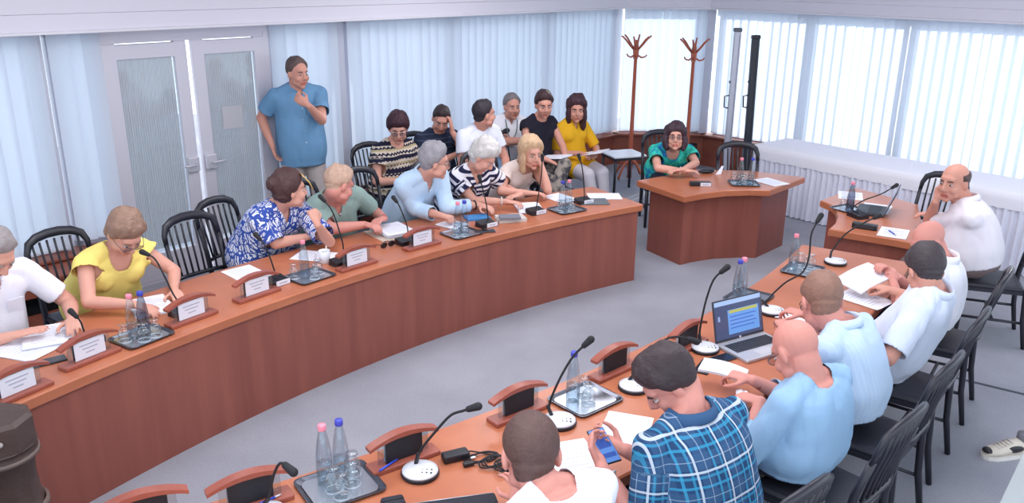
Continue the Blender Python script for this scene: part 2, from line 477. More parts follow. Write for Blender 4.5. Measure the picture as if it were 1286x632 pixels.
# ================================================================== desks
def arc(C, r, a0, a1, n=48):
    return [(C.x + r * math.cos(R(a0 + (a1 - a0) * k / n)), C.y + r * math.sin(R(a0 + (a1 - a0) * k / n))) for k in range(n + 1)]
def arc_desk(lab, C, ri, ro, a0, a1, end_first=True):
    """bent desk: top, curved front panel on the inner side, end panels"""
    t = thing('curved_desk', lab, 'desk', (0, 0, 0))
    top = MB(); inn, out = arc(C, ri, a0, a1), arc(C, ro, a0, a1)
    n = len(inn)
    prof = [(0, .0), (.006, -.006), (.012, 0)]
    vs = []
    zz = [(TT - .062, .010), (TT - .056, 0), (TT - .008, 0), (TT, .008)]
    def off(ring, k, d):
        p = Vector((ring[k][0], ring[k][1], 0)); u = (p - Vector((C.x, C.y, 0))).normalized()
        return p - u * d
    rows = []
    for z, d in zz: rows.append([off(inn, k, -d) + Vector((0, 0, z)) for k in range(n)])
    for z, d in reversed(zz): rows.append([off(out, k, d) + Vector((0, 0, z)) for k in range(n)])
    m_ = len(rows)
    vs = [q for r in rows for q in r]; fs = []; mi = []
    for j in range(m_):
        for k in range(n - 1):
            fs.append((j * n + k, j * n + k + 1, ((j + 1) % m_) * n + k + 1, ((j + 1) % m_) * n + k))
    fs.append(tuple(j * n for j in range(m_))); fs.append(tuple(j * n + n - 1 for j in range(m_ - 1, -1, -1)))
    top.add(vs, fs, 0); top.build('desk_top', WTOP, t)
    p = MB(); e = (1.2 / ri) * 180 / PI * .03
    ia, ib = arc(C, ri + .022, a0 + e, a1 - e), arc(C, ri + .045, a0 + e, a1 - e)
    p.prism(ia + ib[::-1], 0.0, TT - .062, 0)
    p.build('front_panel', WPAN, t)
    for a in (a0 + e, a1 - e):
        u = Vector((math.cos(R(a)), math.sin(R(a)), 0)); w = Vector((-u.y, u.x, 0)); w = w if a < (a0 + a1) / 2 else -w
        q = MB(); s_, g = Vector((C.x, C.y, 0)) + u * (ri + .045), Vector((C.x, C.y, 0)) + u * (ro - .06)
        q.prism([s_[:2], g[:2], (g + w * .03)[:2], (s_ + w * .03)[:2]], 0, TT - .062); q.build('end_panel', WPAN, t)
    return t
arc_desk('long curved reddish wood desk that sweeps across the left half of the room', C1, R1, 10.56, 121.9, 164)
arc_desk('near curved wood desk in front of the row of men seen from behind', C2, R2, 10.68, -69, -31.6)

def poly_desk(lab, inner, outer, inset=.10):
    """desk on a wedge plan: concave inner front, straight splayed sides"""
    t = thing('wedge_desk', lab, 'desk', (0, 0, 0))
    pts = inner + outer
    top = MB(); n = len(pts)
    a = sum(pts[i][0] * pts[(i + 1) % n][1] - pts[(i + 1) % n][0] * pts[i][1] for i in range(n))
    if a < 0: pts = pts[::-1]
    def inset_poly(d):
        o = []
        for i in range(n):
            p0, p1, p2 = Vector(pts[i - 1]), Vector(pts[i]), Vector(pts[(i + 1) % n])
            e1, e2 = (p1 - p0).normalized(), (p2 - p1).normalized()
            n1, n2 = Vector((-e1.y, e1.x)), Vector((-e2.y, e2.x)); bb = (n1 + n2)
            bb = bb.normalized() / max(.4, math.cos(n1.angle(n2, 0) / 2)); o.append(p1 + bb * d)
        return o
    rows = [[(q.x, q.y, z) for q in inset_poly(d)] for z, d in ((TT - .062, .008), (TT - .056, 0), (TT - .008, 0), (TT, .008))]
    top.loft(rows, 0, True, False); top.build('desk_top', WTOP, t)
    ins = inset_poly(inset)
    b = MB()
    b.loft([[(q.x, q.y, z) for q in ins] for z in (0, TT - .062)], 0, False, False)
    return t, b, ins, pts
def P2(x, y, z=TT): q = P(x, y, z); return (q.x, q.y)
cin = [P2(859.5, 247), P2(884, 242.5), P2(911, 239.3), P2(940, 238.3), P2(967, 239)]
cout = [(2.925, 8.254), (2.45, 8.53), (1.92, 8.56), P2(800, 226.6)]
t, b, ins, pts = poly_desk('wedge-shaped wood desk with curved front where the woman in green sits', cin, cout)
def panels(t, ins, pts, skip):
    """front and side panels; the seat side stays open"""
    n = len(ins)
    runs = []; cur = []
    for i in range(n):
        j = (i + 1) % n
        mid = (Vector(pts[i]) + Vector(pts[j])) / 2
        if skip(mid): continue
        sharp = cur and (Vector(ins[i]) - Vector(ins[i - 1])).normalized().dot((Vector(ins[j]) - Vector(ins[i])).normalized()) < .8
        if cur and (cur[-1] != i or sharp): runs.append(cur); cur = []
        cur = (cur or [i]) + [j]
    if cur: runs.append(cur)
    c = sum((Vector(q) for q in ins), Vector((0, 0))) / n
    for r_ in runs:
        b = MB(); o = [Vector(ins[i]) for i in r_]; q = []
        for k, p in enumerate(o):
            e = (o[min(k + 1, len(o) - 1)] - o[max(k - 1, 0)]).normalized(); q.append(p + Vector((-e.y, e.x)) * .025)
        b.prism([tuple(x) for x in o] + [tuple(x) for x in q[::-1]], 0, TT - .062)
        b.build('front_panel' if len(r_) > 2 else 'side_panel', WPAN, t)
panels(t, ins, pts, lambda m_: m_.y > 8.38)
rin = [(2.77, 7.36), (2.815, 7.20), (2.80, 7.05), (2.73, 6.82), (2.64, 6.63), (2.53, 6.47)]
rout = [(2.95, 6.20), (3.12, 6.06), (3.22, 6.30), (3.42, 6.8), (3.6, 7.25), (3.27, 7.86)]
t, b, ins, pts = poly_desk('wedge-shaped wood desk where the bald man in white polo rests his elbow', rin, rout, .07)
panels(t, ins, pts, lambda m_: m_.x > 3.12 and m_.y < 7.5)

# ---------------------------------------------------------------- white clothed table on the right
tp0, tp1 = P(948, 182, .75), P(1286, 246, .75)
ud = (tp1 - tp0).normalized(); un = Vector((-ud.y, ud.x, 0)); Lt = 4.3; wt = .66
t = thing('buffet_table', 'long table under a white cloth with pleated skirt along the right windows', 'table', (tp0.x, tp0.y, 0), math.atan2(ud.y, ud.x))
CLOTH = mat('white tablecloth', (238, 236, 244), .85, spec=.15, bump=.25, bscale=14)
SKIRT = mat('white pleated skirt', (226, 226, 240), .85, spec=.15)
MB().box((Lt / 2, wt / 2, .725), (Lt - .02, wt - .02, .03), 0).build('table_top', WDARK, t)
for lx in (.08, Lt / 2, Lt - .08):
    for ly in (.08, wt - .08): MB().box((lx, ly, .355), (.04, .04, .71), 0).build('leg', ALU, t)
b = MB(); nx = 90
def clothring(d, z, wob):
    o = []
    for k in range(nx + 1): o.append((Lt * k / nx, -d - wob * abs(math.sin(k * 1.7)) , z + (random.uniform(-.006, .006) if wob else 0)))
    for k in range(1, 12): o.append((Lt + d, wt * k / 12, z))
    for k in range(nx, -1, -1): o.append((Lt * k / nx, wt + d, z))
    for k in range(11, 0, -1): o.append((-d - (wob * .6 if k % 3 else 0), wt * k / 12, z))
    return o
b.loft([clothring(.012, .60, .006), clothring(.014, .68, .003), clothring(.012, .748, 0), clothring(.0, .757, 0)], 0, False, True)
b.add(clothring(0, .757, 0), [tuple(range(len(clothring(0, .757, 0))))], 0)
b.build('tablecloth', CLOTH, t)
b = MB(); npl = 520
def skring(z, amp):
    o = []
    for k in range(npl + 1): o.append((Lt * k / npl, -.006 + amp * math.sin(k * .78) + amp * .5 * math.sin(k * .31 + 1), z))
    return o
b.loft([skring(.015, .020), skring(.35, .018), skring(.66, .006)], 0, False, True, None, False)
def skside(z, amp): return [(-.004 + amp * math.sin(k * .8), wt * k / 70, z) for k in range(71)]
b.loft([skside(.66, .005), skside(.35, .018), skside(.015, .02)], 0, False, True, None, False)
b.build('skirt', SKIRT, t)

# ---------------------------------------------------------------- coat racks, screens, carved post
RACK = mat('coat rack wood', (178, 92, 66), .4)
def coat_rack(lab, px, py, Y):
    q = PY(px, py, Y); H = q.z
    t = thing('coat_rack', lab, 'coat rack', (q.x, q.y, 0), 0, 'wooden coat racks')
    b = MB(); b.lathe([(.03, 0), (.032, .3), (.026, .8), (.022, H - .25), (.034, H - .22), (.04, H - .14), (.03, H - .06), (.024, H - .02), (.012, H)], 12)
    b.build('pole', RACK, t)
    for k in range(6):
        a = 2 * PI * k / 6 + .2; c, s_ = math.cos(a), math.sin(a)
        h = MB(); h.tube([(c * .02, s_ * .02, H - .13), (c * .09, s_ * .09, H - .06), (c * .15, s_ * .15, H + .01), (c * .20, s_ * .20, H + .05)], [.014, .013, .012, .011], 8); h.build('hook', RACK, t)
        if k % 2 == 0:
            h = MB(); h.tube([(c * .02, s_ * .02, H - .19), (c * .08, s_ * .08, H - .225), (c * .13, s_ * .13, H - .215), (c * .15, s_ * .15, H - .19)], [.012, .011, .010, .009], 8); h.build('lower_hook', RACK, t)
    for k in range(4):
        a = PI / 4 + PI / 2 * k; c, s_ = math.cos(a), math.sin(a)
        h = MB(); h.tube([(c * .02, s_ * .02, .25), (c * .12, s_ * .12, .2), (c * .2, s_ * .2, .08), (c * .24, s_ * .24, .018)], [.018, .017, .016, .018], 8); h.build('foot', RACK, t)
coat_rack('wooden coat rack nearer the woman in yellow, left of the pair', 799.5, 50, 11.15)
coat_rack('wooden coat rack nearer the screen cases, right of the pair', 872.5, 54, 11.2)

def screen_case(lab, top, bot, Y, body, capm, trim, w):
    a, c = PY(*top, Y), PY(*bot, Y)
    d = (a - c).normalized(); base = a - d * (a.z / d.z)
    t = thing('projection_screen', lab, 'projection screen', (base.x, base.y, 0))
    L = (a - base).length; ax = d
    x = Vector((1, 0, 0)); x = (x - ax * x.dot(ax)).normalized(); y = ax.cross(x)
    M = Matrix((x, y, ax)).transposed().to_4x4()
    b = MB(); b.box((0, 0, L / 2), (w, .075, L - .08), 0, M, .012); b.build('case', body, t)
    b = MB(); b.box((w * .30, -.042, L / 2), (w * .16, .012, L - .14), 0, M, .004); b.build('slot_rail', trim, t)
    for zz in (.025, L - .025):
        b = MB(); b.box((0, 0, zz), (w + .012, .085, .05), 0, M, .012); b.build('end_cap', capm, t)
    b = MB(); zz = 1.08; b.tube([M @ Vector(q) for q in ((-w / 2, -.01, zz - .08), (-w / 2 - .05, -.01, zz - .07), (-w / 2 - .055, -.01, zz + .07), (-w / 2, -.01, zz + .08))], .010, 8); b.build('carry_handle', capm, t)
    b = MB(); b.tube([M @ Vector((-w / 2 - .012, -.01, 1.33)), M @ Vector((-w / 2, -.01, 1.33))], .016, 8); b.build('latch', capm, t)
    for sx in (-1, 1):
        b = MB(); b.box((sx * .07, -.02, .012), (.05, .16, .022), 0, M, .005); b.build('foot', capm, t)
screen_case('upright silver projection screen case leaning before the right windows', (927, 35), (914, 180), 10.85, mat('silver case', (196, 196, 208), .4, .3), mat('grey cap', (96, 96, 108), .5), mat('silver rail', (172, 172, 186), .4, .3), .085)
screen_case('upright black projection screen case leaning before the right windows', (949.5, 44), (939, 180), 10.9, mat('black case', (44, 48, 58), .45), BLACK, mat('black rail', (64, 68, 78), .4), .095)

CARVE = mat('dark carved wood', (74, 58, 54), .55, bump=.8, bscale=18, var=.35, vscale=7)
q = P(8, 545, .72)
t = thing('carved_post', 'dark carved wooden post with ringed bands in the lower left corner', 'carved post', (q.x - .03, q.y - .02, 0))
b = MB(); pr = []
for z, r in ((0, .085), (.1, .083), (.2, .078), (.34, .082), (.36, .092), (.38, .092), (.40, .084), (.50, .080), (.60, .086), (.62, .097), (.65, .099), (.67, .090), (.68, .100)):
    pr.append((r, z))
n = 28; rings = []
for r, z in pr: rings.append([((r + (.006 * math.cos(7 * 2 * PI * k / n) if z < .6 else 0)) * math.cos(2 * PI * k / n), (r + (.006 * math.cos(7 * 2 * PI * k / n) if z < .6 else 0)) * math.sin(2 * PI * k / n), z) for k in range(n)])
b.loft(rings, 0); b.build('shaft', CARVE, t)
b = MB(); b.loft([[(.100 * math.cos(2 * PI * k / 8 + .3), .100 * math.sin(2 * PI * k / 8 + .3), z) for k in range(8)] for z in (.68, .80)] + [[(.085 * math.cos(2 * PI * k / 8 + .3), .085 * math.sin(2 * PI * k / 8 + .3), .815) for k in range(8)]], 0, True, False); b.build('head_block', CARVE, t)
b = MB()
for z in (.37, .635):
    b = MB(); b.lathe([(.094, z - .014), (.103, z - .008), (.103, z + .008), (.094, z + .014)], 28, 0, None, (0, 0, 0), False)
    b.build('band', mat('worn band', (104, 88, 82), .5, bump=.4, bscale=30), t)
for dx in (-.014, .014):
    b = MB(); b.ell((.085 * math.cos(-1.0) + dx * .8, -.082 + dx * .3, .745), (.008, .008, .012)); b.build('peg', mat('pale pegs', (168, 160, 158), .5), t)
t.scale = (1.5, 1.5, 1.0)

# ---------------------------------------------------------------- black slat-back chairs
CHB = mat('hazed black chair lacquer', (38, 38, 48), .36)  # black lifted towards grey-blue: haze painted into the colour
SEATM = mat('hazed black chair seat', (46, 46, 56), .5, bump=.15, bscale=80)  # seat black is lifted for haze as well
def make_chair(name='slat_back_chair'):
    t = empty(name)
    b = MB(); b.prism([(-.20, -.20), (.20, -.20), (.225, .20), (.19, .235), (-.19, .235), (-.225, .20)], .415, .440); b.build('seat_frame', CHB, t)
    b = MB()
    for z, k in ((.441, 1.0), (.462, .97), (.468, .90)):
        pass
    sp = [(-.195, -.185), (.195, -.185), (.215, .19), (.18, .225), (-.18, .225), (-.215, .19)]
    b.loft([[(x * k, (y - .02) * k + .02, z) for x, y in sp] for k, z in ((.99, .440), (1.0, .452), (.95, .466), (.80, .470))], 0, True, False); b.build('seat', SEATM, t)
    for sx in (-1, 1):
        l = MB(); l.tube([(sx * .195, .205, .418), (sx * .195, .207, .0)], [.020, .015], 6, 0, None); l.build('front_leg', CHB, t)
        l = MB(); l.tube([(sx * .20, -.255, 0), (sx * .198, -.215, .22), (sx * .196, -.20, .44), (sx * .20, -.225, .62), (sx * .205, -.275, .80)], [.016, .019, .021, .019, .017], 6); l.build('rear_leg', CHB, t)
        l = MB(); l.tube([(sx * .197, .205, .20), (sx * .198, -.215, .20)], .011, 6); l.build('stretcher', CHB, t)
    l = MB(); l.tube([(-.197, -.02, .20), (.197, -.02, .20)], .011, 6); l.build('cross_stretcher', CHB, t)
    pts = [(-.205, -.272, .79), (-.203, -.290, .86), (-.180, -.305, .915), (-.12, -.322, .945), (-.04, -.332, .957), (.04, -.332, .957), (.12, -.322, .945), (.18, -.305, .915), (.203, -.290, .86), (.205, -.272, .79)]
    l = MB(); l.tube(pts, [.018, .022, .027, .030, .031, .031, .030, .027, .022, .018], 8, 0, None, .62, (0, 1, .25)); l.build('top_rail', CHB, t)
    l = MB(); l.tube([(-.198, -.212, .55), (-.1, -.236, .55), (.1, -.236, .55), (.198, -.212, .55)], .016, 6); l.build('lower_rail', CHB, t)
    for k in range(7):
        x = -.15 + .05 * k; zt = .957 - .5 * x * x - .02; d = .012 * (1 - (x / .2) ** 2)
        l = MB(); l.tube([(x * .92, -.222 - d, .55), (x * .97, -.255 - d * 1.3, .70), (x, -.285 - d * 1.6, .82), (x * 1.02, -.305 - d * 1.6, zt - .02)], .0085, 6, 0, None); l.build('back_slat', CHB, t)
    return t
chair0 = [None]
def chair(x, y, face, lab, group='black slat-back chairs'):
    back = -.07 if group == 'black chairs behind the near desk' or lab.startswith('empty') else -.13
    if chair0[0] is None: t = chair0[0] = make_chair()
    else: t = copy_tree(chair0[0])
    u = Vector((face[0], face[1], 0)).normalized() * back
    t.location = (x + u.x, y + u.y, 0); t.rotation_euler = (0, 0, face_rz(face)); tag(t, lab, 'chair', group)
    return t
# ================================================================== things on the desks
def toC(C, q): return (v2(C) - v2(q)).normalized()
CARDW = mat('white name card', (226, 226, 236), .6, spec=.2)
INK = mat('grey print', (172, 174, 188), .7)
ACR = clear('acrylic sheet', (240, 246, 248), .05, .97)
def make_stand(lines):
    t = empty('name_stand')
    b = MB(); b.box((0, 0, .011), (.31, .085, .022), 0, None, .005); b.build('base', WSTAND, t)
    b = MB(); n = 14; top = [(-.158 + .316 * k / n, .116 + .036 * math.sin(PI * k / n) ** .9) for k in range(n + 1)]
    lo = [(x, z - .022 * (1 - .35 * abs(x / .158))) for x, z in top]
    rg = []
    for (x, z), (x2, z2) in zip(top, lo): rg.append([(x, -.022, z2), (x, .022, z2), (x, .022, z), (x, -.022, z)])
    b.loft(rg, 0, True, False); b.build('arched_top', WSTAND, t)
    b = MB(); b.box((0, 0, .072), (.23, .010, .105), 0); b.build('acrylic_holder', ACR, t)
    b = MB(); b.box((0, .009, .073), (.168, .003, .098), 0); c = b.build('name_card', CARDW, t)
    b = MB(); b.box((0, -.009, .073), (.168, .003, .098), 0); b.build('card_back', mat('card back black', (26, 26, 34), .6), t)
    b = MB()
    for i, (w, z) in enumerate(((.11, .096), (.085, .076), (.05, .054))): b.box((0, .0112, z), (w, .0012, .006))
    b.build('print', INK, c)
    return t
st0 = make_stand(1); stn = [0]
def stand(px, C, lab):
    q = P(*px, TT)
    t = st0 if stn[0] == 0 else copy_tree(st0); stn[0] += 1
    t.location = (q.x, q.y, TT); t.rotation_euler = (0, 0, face_rz(toC(C, q))); tag(t, lab, 'name stand', 'wooden name stands')
for px, lab in (((24, 497), 'wooden name stand with white card behind the carved post, leftmost on the long desk'),
                ((114, 452), 'wooden name stand in front of the man in white shirt at far left'),
                ((241, 402), 'wooden name stand with white card in front of the woman in yellow'),
                ((323, 372), 'wooden name stand with white card below the loose sheet, in front of the empty chairs'),
                ((448, 335), 'wooden name stand with white card in front of the white mug'),
                ((530, 310), 'wooden name stand with white card in front of the man in green shirt')):
    stand(px, C1, lab)
for px, lab in (((183, 662), 'wooden name stand of which only the arched top shows at the bottom edge'),
                ((316, 636), 'wooden name stand with black card back beside the bottom tray'),
                ((507, 580), 'wooden name stand with black card back and a blue pen on its base'),
                ((651, 521), 'wooden name stand with black card back just behind the short-haired man at bottom'),
                ((771, 468), 'wooden name stand with black card back right of the tray with one bottle'),
                ((862, 437), 'wooden name stand with black card back left of the silver laptop')):
    stand(px, C2, lab)

# ---- microphones
DISC = mat('pale microphone base', (218, 220, 228), .4)
def stem_mb(pts, r=.0055):
    pts = [Vector(p) for p in pts]; o = []
    n = len(pts)
    for i in range(n - 1):
        p0, p1, p2, p3 = pts[max(i - 1, 0)], pts[i], pts[i + 1], pts[min(i + 2, n - 1)]
        for k in range(6):
            t = k / 6
            o.append(.5 * ((2 * p1) + (p2 - p0) * t + (2 * p0 - 5 * p1 + 4 * p2 - p3) * t * t + (3 * p1 - p0 - 3 * p2 + p3) * t ** 3))
    o.append(pts[-1])
    b = MB(); b.tube(o, r, 7); return b, o
def goose(t, base, pix, dy, org):
    """neck through sightings, leaning dy metres in depth from base to head"""
    n = len(pix); pts = [base]
    for i, (x, y) in enumerate(pix): pts.append(PY(x, y, base.y + dy * (i + 1) / n))
    pts = [p - org for p in pts]
    b, o = stem_mb(pts); b.build('gooseneck', BLKM, t)
    d = (o[-1] - o[-3]).normalized()
    b = MB(); b.cap(o[-1] - d * .012, o[-1] + d * .03, .013, .017, 12); b.build('microphone_head', BLKM, t)
    b = MB(); b.cap(pts[0], pts[0] + (o[2] - o[0]).normalized() * .05, .009, .008, 8); b.build('neck_collar', BLACK, t)
def disc_mic(px, neck, dy, lab, C=C2, r=.078, off=(-.02, .03)):
    q = P(*px, TT)
    t = thing('desk_microphone', lab, 'microphone', (q.x, q.y, TT), face_rz((0, 1)), 'gooseneck microphones with round bases')
    b = MB(); b.lathe([(r * .97, 0), (r, .006), (r, .014), (r * .95, .018)], 28); b.build('base_rim', BLACK, t)
    b = MB(); b.lathe([(r * .95, .0175), (r * .93, .024), (r * .6, .032), (.001, .035)], 28); d = b.build('base_disc', DISC, t)
    b = MB()
    for k in range(6): b.ell((.012 + .018 * (k % 3), -.035 + .022 * (k // 3), .0315), (.0045, .0045, .003), None, 0, 8, 5)
    b.build('button', mat('button grey', (70, 72, 84), .5), d)
    goose(t, Vector((q.x + off[0], q.y + off[1], TT + .03)), neck, dy, Vector((q.x, q.y, TT)))
disc_mic((335, 650), [(337, 625), (344, 596), (352, 582), (361, 587)], -.06, 'gooseneck microphone rising at the bottom edge left of the tray')
disc_mic((527.7, 596), [(528, 566), (548, 541), (566, 522), (582, 516), (592, 513)], -.03, 'gooseneck microphone beside the black power adapter')
disc_mic((702.5, 532), [(690, 508), (702, 478), (719, 449), (736, 432)], .0, 'tall gooseneck microphone left of the plaid-shirted man, behind the tray', off=(-.035, .02))
disc_mic((796, 488), [(812, 452), (826, 433), (842, 424), (858, 424), (868, 427)], .0, 'gooseneck microphone half hidden behind the head of the plaid-shirted man')
disc_mic((885, 440), [(879, 415), (886, 380), (896, 352), (908, 340)], -.02, 'tall gooseneck microphone beside the silver laptop screen', off=(-.02, .03))
disc_mic((969, 393), [(963, 378), (985, 356), (1008, 342), (1016, 322), (1019, 294), (1028, 276)], .10, 'long bent gooseneck microphone right of the silver laptop', off=(-.02, .02))
disc_mic((1049, 331), [(1046, 314), (1062, 294), (1085, 280), (1100, 273)], .05, 'gooseneck microphone at the far end of the near desk', off=(-.03, .03))

def wedge_mic(px, neck, dy, lab, label=True, C=C1, side=0.0):
    q = P(*px, TT); f = toC(C, q); 
    t = thing('desk_microphone', lab, 'microphone', (q.x, q.y, TT), face_rz(f), 'gooseneck microphones on the far desks')
    b = MB(); b.loft([[(-.075, -.055, 0), (.075, -.055, 0), (.075, .05, 0), (-.075, .05, 0)], [(-.072, -.05, .045), (.072, -.05, .045), (.072, .046, .022), (-.072, .046, .022)]], 0, True, False)
    b.box((0, .045, .018), (.15, .016, .036)); b.build('base', BLACK, t)
    if label:
        b = MB(); b.box((-.016, .0545, .021), (.105, .003, .034)); l = b.build('label_plate', CARDW, t)
        b = MB(); b.box((-.016, .0565, .021), (.06, .001, .008)); b.build('print', INK, l)
    # neck in the base's own turned frame
    inv = (Matrix.Translation((q.x, q.y, TT)) @ Matrix.Rotation(face_rz(f), 4, 'Z')).inverted()
    base = Vector((q.x, q.y, TT + .04)); n = len(neck); pts = [base] + [PY(x, y, base.y + dy * (i + 1) / n) for i, (x, y) in enumerate(neck)]
    pts = [inv @ p for p in pts]
    b, o = stem_mb(pts, .005); b.build('gooseneck', BLKM, t)
    d = (o[-1] - o[-3]).normalized(); b = MB(); b.cap(o[-1] - d * .012, o[-1] + d * .03, .012, .017, 12); b.build('microphone_head', BLKM, t)
wedge_mic((110, 432), [(106, 418), (101, 404), (94, 396)], .0, 'small microphone beside the hand of the man in white shirt at far left', False)
wedge_mic((232, 395), [(219, 372), (207, 348), (195, 326), (184, 319)], .05, 'gooseneck microphone in front of the woman in yellow', False)
wedge_mic((347, 357), [(346, 345), (340, 326), (333, 309), (325, 299)], .05, 'gooseneck microphone with white label left of the tray with one pink-capped bottle')
wedge_mic((430, 332), [(431, 310), (426, 290), (417, 265), (406, 251)], .05, 'gooseneck microphone behind the name stand next to the white mug', False)
wedge_mic((511, 306), [(512, 288), (507, 272), (501, 258), (497, 252)], .05, 'gooseneck microphone behind the name stand of the man in green shirt', False)
wedge_mic((611, 284), [(613, 275), (611, 258), (607, 240), (603, 226)], .05, 'gooseneck microphone with white label in front of the woman in striped top')
wedge_mic((673, 268), [(674, 258), (677, 240), (680, 218), (681, 200)], .05, 'gooseneck microphone with white label in front of the blonde woman')
wedge_mic((733, 255), [(734, 246), (733, 228), (731, 210), (728, 199)], .05, 'gooseneck microphone with white label at the right end of the long desk')
# flat microphone unit before the woman in green, and the units of the right desk
t = thing('call_unit', 'small black unit with white label on the desk of the woman in green', 'call unit', P(881, 234, TT), 0)
b = MB(); b.box((-.01, .02, .02), (.20, .07, .038), 0, None, .006); b.build('base', BLACK, t)
b = MB(); b.box((.035, -.017, .02), (.10, .004, .034)); l = b.build('label_plate', CARDW, t)
b = MB(); b.box((.035, -.0195, .02), (.06, .001, .008)); b.build('print', INK, l)
wedge_mic((1077, 273), [(1070, 262), (1084, 252), (1106, 244), (1122, 235)], -.05, 'gooseneck microphone on the desk of the bald man in white polo', False, Vector((2.2, 6.6, 0)))
t = thing('call_unit', 'black box unit at the front edge of the desk of the bald man', 'call unit', P(1085, 288, TT), R(-33))
b = MB(); b.box((0, .02, .022), (.19, .06, .042), 0, None, .006); b.build('base', BLACK, t)
b = MB(); b.box((.0, -.0115, .022), (.14, .003, .026)); b.build('front_plate', mat('dark plate', (46, 48, 58), .4), t)

# ---- trays with bottles and glasses
TRAY = mat('polished steel tray', (176, 180, 190), .26, .85)
TRIM = mat('tray rim dark', (96, 98, 108), .25, .8)
GL = clear('drinking glass', (246, 250, 252), .08, .985)
PINK = mat('pink cap', (240, 140, 160), .45); BLUE = mat('blue cap', (62, 70, 180), .45)
PETC = {'clear': clear('clear bottle plastic', (238, 246, 250), .06, .97), 'dark': clear('smoky bottle plastic', (196, 202, 216), .08, .92)}
LBL = mat('bottle label', (176, 190, 216), .6)
protoB = {}
def bottle(q, capm, lab, kind='clear', s=1.0):
    key = (capm.name, kind)
    if key not in protoB:
        t = empty('water_bottle')
        b = MB(); b.lathe([(.028, 0), (.032, .006), (.033, .05), (.0325, .10), (.031, .13), (.025, .175), (.017, .215), (.0135, .225), (.0135, .232)], 18, 0, None, (0, 0, 0), True)
        b.build('bottle_body', PETC[kind], t)
        b = MB(); b.lathe([(.029, .004), (.0305, .008), (.0312, .085)], 18); b.build('water', clear('water', (240, 246, 250), .02, .98), t)
        b = MB(); b.lathe([(.0155, .230), (.0165, .233), (.0165, .250), (.015, .254)], 16); b.build('cap', capm, t)
        protoB[key] = t
    else: t = copy_tree(protoB[key])
    t.location = q; t.scale = (s, s, s); tag(t, lab, 'bottle', 'water bottles on the trays')
glass0 = [None]
def glass(q, lab):
    if glass0[0] is None:
        t = glass0[0] = empty('water_glass')
        b = MB(); b.lathe([(.031, 0), (.033, .002), (.034, .03), (.030, .062), (.016, .076), (.012, .080), (.012, .088), (.026, .093), (.027, .097)], 18, 0, None, (0, 0, 0), True); b.build('upturned_bowl', GL, t)
        b = MB(); b.lathe([(.0335, .0), (.0345, .0015), (.0335, .003)], 18, 0, None, (0, 0, 0), False); b.build('rim', mat('glass rim', (232, 238, 244), .15), t)
    else: t = copy_tree(glass0[0])
    t.location = q; tag(t, lab, 'glass', 'upturned water glasses')
tray0 = [None]
def tray(px, C, where, bots, gls, s=1.0, rot=0):
    q = P(*px, TT); f = toC(C, q)
    if tray0[0] is None:
        t = tray0[0] = empty('serving_tray')
        def rr(w, d, z, r=.03):
            o = []
            for cx_, cy_, a0 in ((1, 1, 0), (-1, 1, 90), (-1, -1, 180), (1, -1, 270)):
                for k in range(5):
                    a = R(a0 + 90 * k / 4); o.append((cx_ * (w - r) + r * math.cos(a), cy_ * (d - r) + r * math.sin(a), z))
            return o
        b = MB(); b.loft([rr(.118, .098, .002), rr(.118, .098, .004)], 0, True, False); b.build('tray_floor', TRAY, t)
        b = MB(); b.loft([rr(.118, .098, .0), rr(.134, .114, .012), rr(.140, .120, .012), rr(.140, .120, .009), rr(.124, .104, -.0005)], 0, False, False); b.build('tray_rim', TRIM, t)
    else: t = copy_tree(tray0[0])
    t.location = (q.x, q.y, TT + .001); rz = face_rz(f) + R(rot); t.rotation_euler = (0, 0, rz); t.scale = (s, s, 1)
    tag(t, 'steel tray ' + where, 'tray', 'steel trays')
    M = Matrix.Translation((q.x, q.y, TT + .006)) @ Matrix.Rotation(rz, 4, 'Z')
    for (x, y, c, k, l) in bots: bottle(M @ Vector((x, y, 0)), c, l, k)
    for (x, y, l) in gls: glass(M @ Vector((x, y, 0)), l)
def gl4(where, pos):
    names = ['upturned glass nearest the bottles', 'upturned glass at the near corner', 'upturned glass at the far corner', 'upturned glass in the middle']
    return [(x, y, '%s on the tray %s' % (names[i], where)) for i, (x, y) in enumerate(pos)]
w = 'with pink and blue bottles at the bottom edge'
tray((427, 612), C2, w, [(-.035, .062, PINK, 'clear', 'pink-capped clear bottle on the bottom tray'), (.035, .062, BLUE, 'clear', 'blue-capped clear bottle on the bottom tray')][::1], gl4(w, [(-.03, -.012), (.045, -.015), (-.02, -.07), (.075, .05)]), 1.08)
w = 'with one blue-capped bottle before the plaid-shirted man'
tray((735, 503), C2, w, [(-.055, .03, BLUE, 'clear', 'blue-capped clear bottle standing alone before the plaid-shirted man')], gl4(w, [(.02, .03), (-.02, -.04)]), 1.05)
w = 'behind the silver laptop'
tray((940, 375), C2, w, [(-.06, .05, BLUE, 'clear', 'blue-capped bottle showing just its cap over the laptop screen'), (.0, .05, PINK, 'clear', 'pink-capped bottle showing just its cap over the laptop screen')], [])
w = 'at the far end of the near desk'
tray((1008, 340), C2, w, [(-.03, .06, PINK, 'clear', 'pink-capped bottle at the far end of the near desk')], gl4(w, [(.06, .04), (.02, -.02), (.075, -.03)]))
w = 'on the desk of the bald man in white polo'
tray((1068, 264), Vector((2.2, 6.6, 0)), w, [(-.02, .04, PINK, 'dark', 'smoky pink-capped bottle on the desk of the bald man')], gl4(w, [(.06, .02), (.05, -.05)]))
w = 'on the desk of the woman in green'
tray((934, 231), Vector((2.2, 6.2, 0)), w, [(.045, .02, PINK, 'clear', 'left pale bottle on the desk of the woman in green'), (-.06, .02, BLUE, 'clear', 'right pale bottle on the desk of the woman in green')], gl4(w, [(.09, -.03), (-.01, -.02), (.03, .07)]))
w = 'between the woman in yellow and the far-left man'
